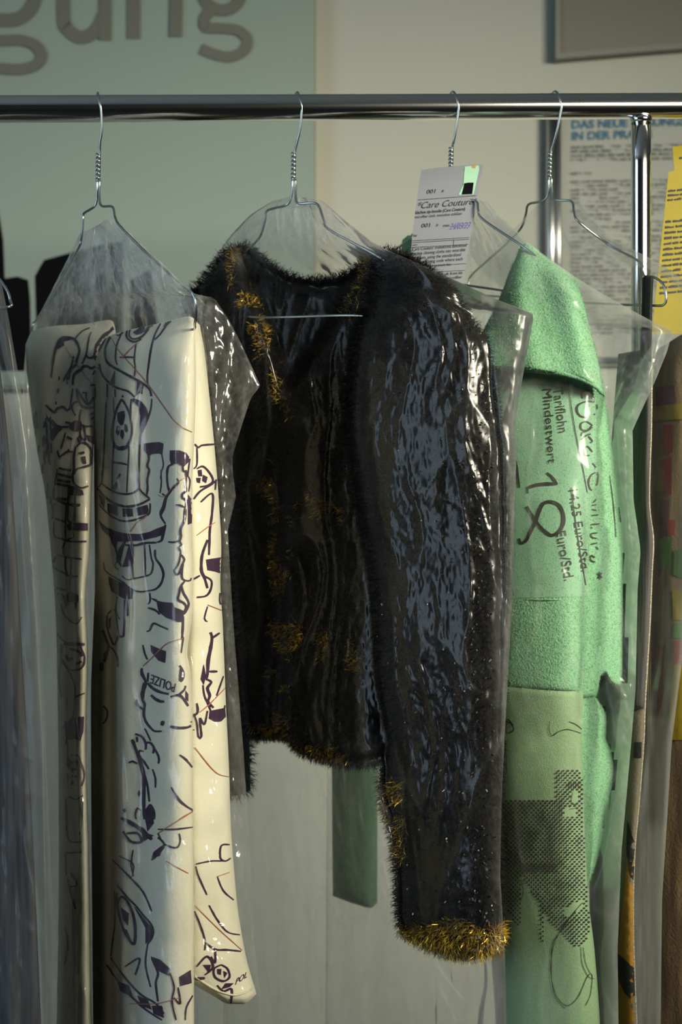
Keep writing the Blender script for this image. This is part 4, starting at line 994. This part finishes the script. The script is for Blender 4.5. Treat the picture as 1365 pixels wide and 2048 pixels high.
TT('colour cleaning code where each', 165, 1422, 62, .84); TT('component has', 400, 1465, 60, .8); TT('made from kit-', 560, 1580, 62, .82); TT('microfiber', 640, 1632, 62, .8)
for a, b, wd in (((222, 548), (1040, 487), 1.0), ((165, 1105), (950, 1058), 1.0), ((160, 1130), (950, 1082), 1.0), ((160, 1195), (940, 1152), .8), ((380, 1445), (905, 1415), .8), ((470, 1527), (890, 1507), .8), ((740, 1085), (735, 1165), .8)):
    tp.stroke(zg([a, lerp(Vector(a), Vector(b), .5), b]), wd, taper=False)
tp.build('printed_text', M['dark_ink'], card, 'stuff')
tp = Print(TG, .0006)
tp.stroke(zg([(670, 905), (960, 885)]), .9, taper=False)
TT('24/03/23', 680, 950, 125, .62, .3); tp.build('handwriting', M['purple_pen'], card, 'stuff')
tp = Print(TG, .0005); tp.poly(zg([(890, 90), (1080, 75), (1085, 130), (1050, 290), (1010, 470), (800, 480), (870, 330), (880, 180)]), 12); tp.build('photo', M['mint'], card)
tp = Print(TG, .0007); tp.poly(zg([(880, 320), (940, 310), (1010, 310), (990, 466), (845, 474), (870, 380)]), 12); tp.build('photo_skirt', M['black_print'], card)
tp = Print(TG, .0007); tp.poly(zg([(980, 85), (1045, 75), (1030, 115), (990, 110)]), 12); tp.build('photo_head', M['orange'], card)

# ================================================================== dark strap garment on the fourth hanger
sk = thing('strapped_skirt', P(1250, 2230, -.03), 'dark garment with a black strap and pale beaded edge beside the green jacket', 'skirt')
puff('strap', M['black_cloth'], sk, top=[(0, 556), (.3, 550), (1, 552)], bot=[(0, 720), (1, 724)], xl=[(550, 1286), (720, 1281)], xr=[(550, 1308), (600, 1306), (720, 1304)], yl=-.052, yr=-.062, t=.008, nu=16, nv=24, p=5, round_top=.03)
EDGE = [(700, 1304), (850, 1303), (1000, 1299), (1080, 1307), (1150, 1304), (1250, 1300), (1400, 1291), (1480, 1288), (1600, 1279), (1700, 1270), (1800, 1267), (1900, 1268), (2050, 1274), (2230, 1284)]
up = puff('upper_panel', M['dark_cloth'], sk, top=[(0, 708), (.5, 702), (1, 698)], bot=[(0, 1438), (.6, 1432), (1, 1420)], xl=[(700, 1238), (900, 1222), (1380, 1180), (1440, 1180)], xr=EDGE, yl=.03, yr=-.058, t=.020, wrinkle=soft_wrinkle(.006, 25, 6, 31), nu=36, nv=80)
lo = puff('lower_panel', M['olive_cloth'], sk, top=[(0, 1426), (1, 1412)], bot=2230, xl=[(1400, 1175), (2230, 1185)], xr=EDGE, yl=.03, yr=-.058, t=.018, wrinkle=soft_wrinkle(.005, 25, 6, 35), nu=36, nv=80)
SKB = bvh_of([up, lo])
epts = [P(x, y, -.059) for y, x in EDGE]
tube('beaded_edge', epts, lambda k: .0011, M['trim'], sk, step=.002, seg=8)
pa = Print(SKB, .0008)
pa.poly([(1258, 1690), (1270, 1720), (1266, 1800), (1267, 1900), (1274, 2048), (1282, 2200), (1228, 2200), (1234, 2048), (1236, 1920), (1248, 1800)], 12)
pa.build('amber_insert', M['amber'], sk)
pa = Print(SKB, .0012)
pa.poly([(1234, 1904), (1268, 1935), (1270, 1990), (1274, 2010), (1250, 1985), (1232, 1945)], 12); pa.build('black_patch', M['black_cloth'], sk)
pa = Print(SKB, .0012)
pa.poly([(1270, 1484), (1284, 1484), (1283, 1516), (1268, 1514)], 12); pa.build('black_patch', M['black_cloth'], sk)
pa = Print(SKB, .0012)
pa.poly([(1256, 1640), (1271, 1690), (1267, 1760), (1262, 1750), (1254, 1700)], 12); pa.build('black_patch', M['black_cloth'], sk)

# ================================================================== brown patterned garment at the right edge
br = thing('patterned_dress', P(1450, 2260, 0), 'brown dress with red, yellow and green patches at the right edge', 'dress')
bd = puff('body', M['brown_cloth'], br, top=[(0, 700), (.3, 660), (1, 650)], bot=2260, xl=[(650, 1318), (800, 1304), (1700, 1290), (2260, 1280)], xr=[(650, 1560), (2260, 1640)], yl=.11, yr=-.01, t=.024, wrinkle=soft_wrinkle(.010, 26, 5, 41), nu=60, nv=120)
BDB = bvh_of([bd])
random.seed(11)
for k_, L_ in (('patch_plum', [[(1312, 775), (1350, 770), (1352, 806), (1314, 812)], [(1322, 1000), (1340, 1000), (1338, 1060), (1320, 1050)]]),
               ('patch_yellow', [[(1312, 812), (1372, 806), (1372, 838), (1310, 842)], [(1346, 1180), (1380, 1180), (1380, 1240), (1348, 1240)], [(1350, 1330), (1380, 1330), (1380, 1480), (1344, 1480), (1340, 1400)], [(1318, 940), (1330, 935), (1328, 980), (1316, 985)]]),
               ('patch_red', [[(1328, 850), (1348, 850), (1346, 905), (1328, 908)], [(1324, 920), (1345, 915), (1344, 990), (1330, 985)], [(1316, 1290), (1330, 1290), (1326, 1440), (1316, 1430)], [(1348, 1280), (1380, 1280), (1380, 1325), (1346, 1325)], [(1338, 1040), (1352, 1040), (1350, 1070), (1336, 1070)]]),
               ('patch_green', [[(1320, 1080), (1345, 1075), (1342, 1140), (1318, 1140)], [(1350, 1100), (1380, 1100), (1380, 1160), (1348, 1150)], [(1350, 1245), (1380, 1245), (1380, 1280), (1346, 1275)]])):
    for pts in L_:
        pa = Print(BDB, .0010); pa.poly(pts, 9); pa.build('fabric_patch', M[k_], bd)

# ---- yellow paper tags
def sheet(name, corners, ys, label, lines, mat):
    (a, b, c, d) = corners
    t = thing(name, P((c[0] + d[0]) / 2, (c[1] + d[1]) / 2, ys), label, 'tag', 'yellow tags by the rack post')
    V, F = [], []
    for j in range(13):
        for i in range(7):
            u, v = i / 6, j / 12
            x = lerp(lerp(a[0], b[0], u), lerp(d[0], c[0], u), v); y = lerp(lerp(a[1], b[1], u), lerp(d[1], c[1], u), v)
            V.append(P(x, y, ys + .006 * math.sin(v * 3) + .004 * u))
    for j in range(12):
        for i in range(6):
            k = j * 7 + i; F.append((k, k + 7, k + 8, k + 1))
    n = len(V)
    cd = mk('card', V + [q + Vector((0, .0005, 0)) for q in V], F + [tuple(n + i for i in f[::-1]) for f in F], mat, t)
    B = BVHTree.FromPolygons(V, F); pr = Print(B, .0006)
    for (x0, x1, y, h) in lines: greek(pr, x0, x1, y, h, slope=-.10, word=(8, 22), gap=(2.5, 4))
    pr.build('printed_text', M['dark_ink'], cd, 'stuff')
    return t
ln = []
for i, y in enumerate(list(range(384, 412, 9)) + list(range(446, 600, 11))):
    x0 = 1338 - (y - 384) * .085
    if i not in (3,): ln.append((x0, 1440, y, 4.6 if i < 3 else 5.4))
sheet('yellow_tag', ((1338, 344), (1470, 320), (1460, 668), (1304, 668)), .060, 'long yellow paper tag with black print at the right edge', ln, M['yellow'])
sheet('yellow_tag', ((1346, 294), (1440, 278), (1450, 380), (1352, 380)), .066, 'short yellow paper tag peeking out above the long one', [(1360, 1440, 318, 4)], M['yellow'])

# ================================================================== dark garment at the left edge
dk = thing('dark_coat', P(-80, 2260, 0), 'charcoal coat in film cut off by the left edge', 'coat')
coat = puff('body', M['dark_cloth'], dk, top=[(0, 640), (.5, 610), (.9, 640), (1, 690)], bot=2260, xl=[(620, -290), (2260, -330)], xr=[(640, -14), (800, 8), (1000, 26), (1300, 44), (1600, 62), (1900, 76), (2260, 92)], yl=.12, yr=-.135, t=[(640, .02), (900, .040)], wrinkle=soft_wrinkle(.012, 26, 4, 51), nu=80, nv=140)

# ================================================================== clear film bags
CXR = fn([(640, 398), (700, 409), (800, 420), (900, 430), (1000, 438), (1100, 443), (1160, 441), (1250, 446), (1400, 452), (1550, 459), (1650, 462), (1720, 467), (1800, 474), (1850, 481), (1920, 494), (1990, 514)])   # outer edge of the right trouser leg
def ridge(x): return (1 - min(1.0, abs(x) * 2)) ** 3
def film_field(q, seed, fx, fz):
    """slow folds, sharp long creases and fine crinkle at a point of the film"""
    a = nz(q, fx, fx, fz, seed) + .5 * nz(q, fx * 2.2, fx * 2.2, fz * 2.4, seed + 4)
    w_ = nz(q, 9, 9, 9, seed + 20)
    c1 = ridge(noise.noise(Vector((q.x * fx * 1.5 + w_ * 1.5 + seed, q.y * fx * 1.5, q.z * fz * 1.6 + q.x * 6))))
    c2 = ridge(noise.noise(Vector((q.x * 30 + q.z * 14 + w_ * 2, q.y * 30 + seed, q.z * 17 - q.x * 9))))
    f1 = abs(noise.noise(Vector((q.x * 85 + w_ * 3, q.y * 85 + seed, q.z * 48 + q.x * 30)))) + .5 * abs(noise.noise(Vector((q.x * 170, q.y * 170 + seed, q.z * 110 + w_ * 4)))) + .4 * ridge(noise.noise(Vector((q.x * 120 + q.z * 40, q.y * 120 + seed, q.z * 70 - q.x * 50 + w_ * 3))))
    return a, c1, c2, f1
def bag(label, mat, top, bot, xl, xr, yl, yr, t, nu, nv, seed, fx=24, fz=3.2, conform=None, margin=.012, cling=.6, fold=.006, crease=lambda px, py: .003, fine=lambda px, py: .0006, haze=lambda px, py: .04, back=True, calm=lambda px, py: 1.0, flap=None, cull=None):
    top, bot = fn(top), fn(bot); xl, xr = fn(xl, False), fn(xr, False); yl, yr, t = fn(yl), fn(yr), fn(t)
    B = bvh_of(conform) if conform else None
    CB = bvh_of(cull or conform)
    V, F, H = [], [], []
    for side in ((0, 1) if back else (0,)):
        mu, mv = (nu, nv) if side == 0 else (nu // 2, nv // 3)
        PX = np.zeros((mv + 1, mu + 1)); PY = PX.copy(); Y = PX.copy(); LIM = np.full_like(PX, 9.0); PR = PX.copy()
        for j in range(mv + 1):
            for i in range(mu + 1):
                u, v = i / mu, j / mv
                py = lerp(top(u), bot(u), v); px = lerp(xl(py), xr(py), u)
                pr = max(0.0, 1 - abs(2 * u - 1) ** 3) ** .5 * min(1.0, (v / .012) ** .5)
                y = lerp(yl(py), yr(py), u) + (-1 if side == 0 else 1) * t(py) * max(pr, .02)
                if flap and px > flap:
                    u0 = (flap - xl(py)) / (xr(py) - xl(py)); p0 = max(0.0, 1 - abs(2 * u0 - 1) ** 3) ** .5 if 0 < u0 < 1 else 0
                    yc = lerp(yl(py), yr(py), clamp(u0)); k = sstep(flap, CXR(py) + 6, px)
                    y = lerp(yc - t(py) * p0, -.080, k) if side == 0 else lerp(-.048, -.074, k)
                if B is not None and side == 0:
                    d = P(px, py, 0) - CAM
                    h = B.ray_cast(CAM, d.normalized())[0]
                    if h is not None: LIM[j, i] = h.y - margin
                PX[j, i], PY[j, i], Y[j, i], PR[j, i] = px, py, y, pr
        if B is not None and side == 0:
            hit = LIM < 8
            Y = np.where(hit, np.where(Y > LIM, LIM, Y + (LIM - Y) * cling), Y)
            for _ in range(10):
                Z_ = Y.copy(); Z_[1:-1, 1:-1] = (Y[1:-1, 1:-1] * 2 + Y[:-2, 1:-1] + Y[2:, 1:-1] + Y[1:-1, :-2] + Y[1:-1, 2:]) / 6
                Y = np.where(hit, np.minimum(Z_, LIM + margin * .35), Z_)
        k0 = len(V)
        for j in range(mv + 1):
            for i in range(mu + 1):
                px, py = PX[j, i], PY[j, i]; q = P(px, py, Y[j, i]); pr = min(1.0, PR[j, i] * 1.25)
                a, c1, c2, f1 = film_field(q, seed + side * 3.3, fx, fz)
                fi = fine(px, py)
                k = (a * .6 * fold + (c1 + .55 * c2) * crease(px, py)) * pr * calm(px, py) + f1 * fi * (.3 + .7 * pr)
                V.append(q + Vector((.3 * k, -k if side == 0 else k, .12 * k)))
                g3 = ridge(noise.noise(Vector((q.x * 150 + q.z * 60, q.y * 90 + seed, q.z * 85 - q.x * 40))))
                n1 = noise.noise(Vector((q.x * 60 + seed, q.y * 40, q.z * 7 + q.x * 10)))
                H.append(clamp(haze(px, py) * (.45 + 1.1 * max(0, n1 + .25) + 1.3 * c1 * c1 + .9 * c2 * c2 + 1.6 * g3 * g3 * sstep(.0006, .0016, fi) + (.25 - .6 * pr if pr < .4 else 0)), 0, .9))
        for j in range(mv):
            for i in range(mu):
                a = k0 + j * (mu + 1) + i; q4 = (a, a + mu + 1, a + mu + 2, a + 1)
                if side == 1 and PY[j, i] > 700 and CB.ray_cast(CAM, (P(PX[j, i], PY[j, i], 0) - CAM).normalized())[0] is not None and CB.ray_cast(CAM, (P(PX[j + 1, i + 1], PY[j + 1, i + 1], 0) - CAM).normalized())[0] is not None: continue   # hidden behind the cloth
                F.append(q4 if side == 0 else q4[::-1])
    used = sorted({i for f in F for i in f}); mp = {j: i for i, j in enumerate(used)}
    V = [V[i] for i in used]; H = [H[i] for i in used]; F = [tuple(mp[i] for i in f) for f in F]
    low = min(q.z for q in V); cx = sum(q.x for q in V) / len(V); cy = sum(q.y for q in V) / len(V)
    o = mk('garment_bag', V, F, mat, loc=(cx, cy, low))
    at = o.data.attributes.new('haze', 'FLOAT', 'POINT'); at.data.foreach_set('value', H)
    return tag(o, label, 'garment bag', 'clear film garment bags')
bag('clear film bag over the cream printed trousers', M['film_a'],
    top=[(0, 468), (.35, 452), (.7, 440), (1, 446)], bot=[(0, 2250), (1, 2240)],
    xl=[(440, 170), (475, 156), (520, 134), (580, 104), (640, 73), (690, 52), (760, 46), (900, 50), (1000, 56), (1250, 72), (1500, 84), (2250, 96)],
    xr=[(440, 232), (470, 262), (520, 316), (575, 374), (590, 392), (596, 428), (640, 458), (690, 484), (772, 521), (796, 502), (850, 484), (912, 465), (950, 466), (992, 472), (1060, 456), (1120, 459), (1250, 467), (1500, 487), (1700, 500), (1900, 510), (2000, 522), (2250, 530)],
    yl=[(440, .02), (640, .165)], yr=[(440, -.02), (600, -.168), (2250, -.150)], t=[(440, .006), (560, .02), (680, .046), (2250, .056)], nu=170, nv=420, seed=1.5, fx=26, fz=3, flap=392, conform=[legA, legB, legC], fold=.007, crease=lambda px, py: .0030 + .0035 * sstep(660, 590, py),
    fine=lambda px, py: .0004 + .0024 * sstep(650, 600, py) + .0014 * sstep(385, 430, px) + .0010 * sstep(1500, 1700, py), haze=lambda px, py: .040 - .034 * sstep(365, 400, px) + .035 * sstep(-4, 10, px - CXR(py)) + .15 * sstep(680, 600, py) * sstep(430, 380, px) + .04 * sstep(300, 200, px))
bag('clear crinkled film bag over the black furry jacket', M['film_b'],
    top=[(0, 402), (.4, 392), (1, 400)], bot=2240,
    xl=[(392, 560), (402, 545), (430, 500), (470, 462), (510, 432), (560, 396), (620, 380), (900, 384), (1470, 432), (2240, 450)],
    xr=[(392, 625), (402, 646), (440, 690), (490, 752), (540, 868), (600, 996), (622, 1056), (630, 1069), (700, 1056), (760, 1045), (850, 1030), (905, 1034), (1000, 1030), (1200, 1026), (1450, 1011), (1600, 1004), (1750, 1001), (1900, 1010), (2240, 1020)],
    yl=[(392, .02), (620, .155), (2240, .16)], yr=[(392, -.01), (620, -.150), (2240, -.155)], t=[(392, .006), (480, .022), (620, .056), (1200, .066), (1850, .060), (2240, .05)], nu=230, nv=460, seed=6.5, fx=24, fz=4, conform=[body, sleeve], cull=[body, sleeve, sleeve2], margin=.011, cling=.85, calm=lambda px, py: .45 + .55 * sstep(480, 600, py), fold=.006, crease=lambda px, py: .0030 * (1 - .7 * sstep(1480, 1600, py) * sstep(790, 740, px)),
    fine=lambda px, py: .0003 + .0016 * sstep(520, 470, py) + .0017 * sstep(560, 640, py) * sstep(1900, 1800, py) * sstep(560, 700, px) * (1 - .5 * sstep(900, 960, px)), haze=lambda px, py: .010 + .13 * sstep(560, 480, py) + .05 * sstep(970, 1015, px) + .035 * sstep(1480, 1560, py) * sstep(790, 740, px))
bag('clear film bag over the green fleece jacket', M['film_c'],
    top=[(0, 404), (.5, 398), (1, 402)], bot=2240,
    xl=[(398, 882), (430, 868), (470, 850), (530, 800), (600, 740), (1500, 655), (2240, 650)],
    xr=[(398, 968), (440, 1010), (500, 1075), (560, 1160), (600, 1228), (640, 1300), (662, 1346), (700, 1336), (760, 1312), (832, 1279), (860, 1266), (1000, 1268), (1100, 1282), (1180, 1276), (1380, 1272), (1500, 1262), (1700, 1244), (1900, 1236), (2240, 1240)],
    yl=[(398, .03), (600, .215), (2240, .215)], yr=[(398, .0), (620, -.118), (2240, -.105)], t=[(398, .006), (500, .022), (640, .050), (2240, .055)], nu=150, nv=360, seed=12.5, fx=20, fz=2.6, conform=[yoke, front, skirt, side_, bulge], cling=.12, fold=.005, crease=lambda px, py: .0022,
    calm=lambda px, py: .4 + .6 * sstep(540, 680, py), fine=lambda px, py: .0003 + .0012 * sstep(1190, 1260, px) + .0012 * sstep(600, 500, py), haze=lambda px, py: .045 + .05 * sstep(620, 520, py) + .02 * sstep(1190, 1250, px))
bag('clear film bag on the fourth hanger in front of the rack post', M['film_c'],
    top=[(0, 410), (.5, 400), (1, 404)], bot=2240,
    xl=[(400, 1086), (440, 1046), (500, 990), (560, 938), (900, 980), (2240, 1100)],
    xr=[(400, 1152), (440, 1188), (480, 1225), (510, 1290), (545, 1350), (580, 1390), (640, 1400), (1300, 1368), (1480, 1345), (1800, 1325), (2240, 1320)],
    yl=[(400, .06), (580, .20), (2240, .19)], yr=[(400, .02), (600, -.088), (2240, -.085)], t=[(400, .006), (560, .014), (2240, .020)], nu=110, nv=240, seed=17.5, cull=[up, lo, yoke, front, skirt, side_, bulge], fx=20, fz=2.6, fold=.004, crease=lambda px, py: .0020, fine=lambda px, py: .0004 + .0006 * sstep(900, 1300, py), haze=lambda px, py: .055 - .03 * sstep(1290, 1320, px))
bag('wrinkled film bag over the dark coat at the left edge', M['film_d'],
    top=[(0, 520), (.5, 430), (1, 500)], bot=2260,
    xl=[(430, -180), (620, -330), (2260, -350)], xr=[(430, -90), (560, 2), (640, 18), (780, 42), (900, 60), (1200, 78), (1500, 92), (1800, 104), (2260, 120)],
    yl=[(430, .02), (640, .15)], yr=[(430, -.05), (640, -.165)], t=[(430, .01), (700, .05), (2260, .055)], nu=110, nv=240, seed=22.5, cull=[coat], fx=30, fz=2, fold=.008, crease=lambda px, py: .0030, fine=lambda px, py: .0006, haze=lambda px, py: .035)
bag('wrinkled film bag over the patterned dress at the right edge', M['film_d'],
    top=[(0, 420), (.5, 400), (1, 420)], bot=2270,
    xl=[(400, 1440), (560, 1352), (650, 1312), (900, 1303), (1700, 1288), (2270, 1272)], xr=[(400, 1510), (600, 1600), (2270, 1680)],
    yl=[(400, .05), (650, .13)], yr=[(400, .03), (650, -.03)], t=[(400, .01), (700, .034), (2270, .040)], nu=90, nv=220, seed=27.5, cull=[bd], fx=30, fz=2, fold=.007, crease=lambda px, py: .0030, fine=lambda px, py: .0006, haze=lambda px, py: .03)
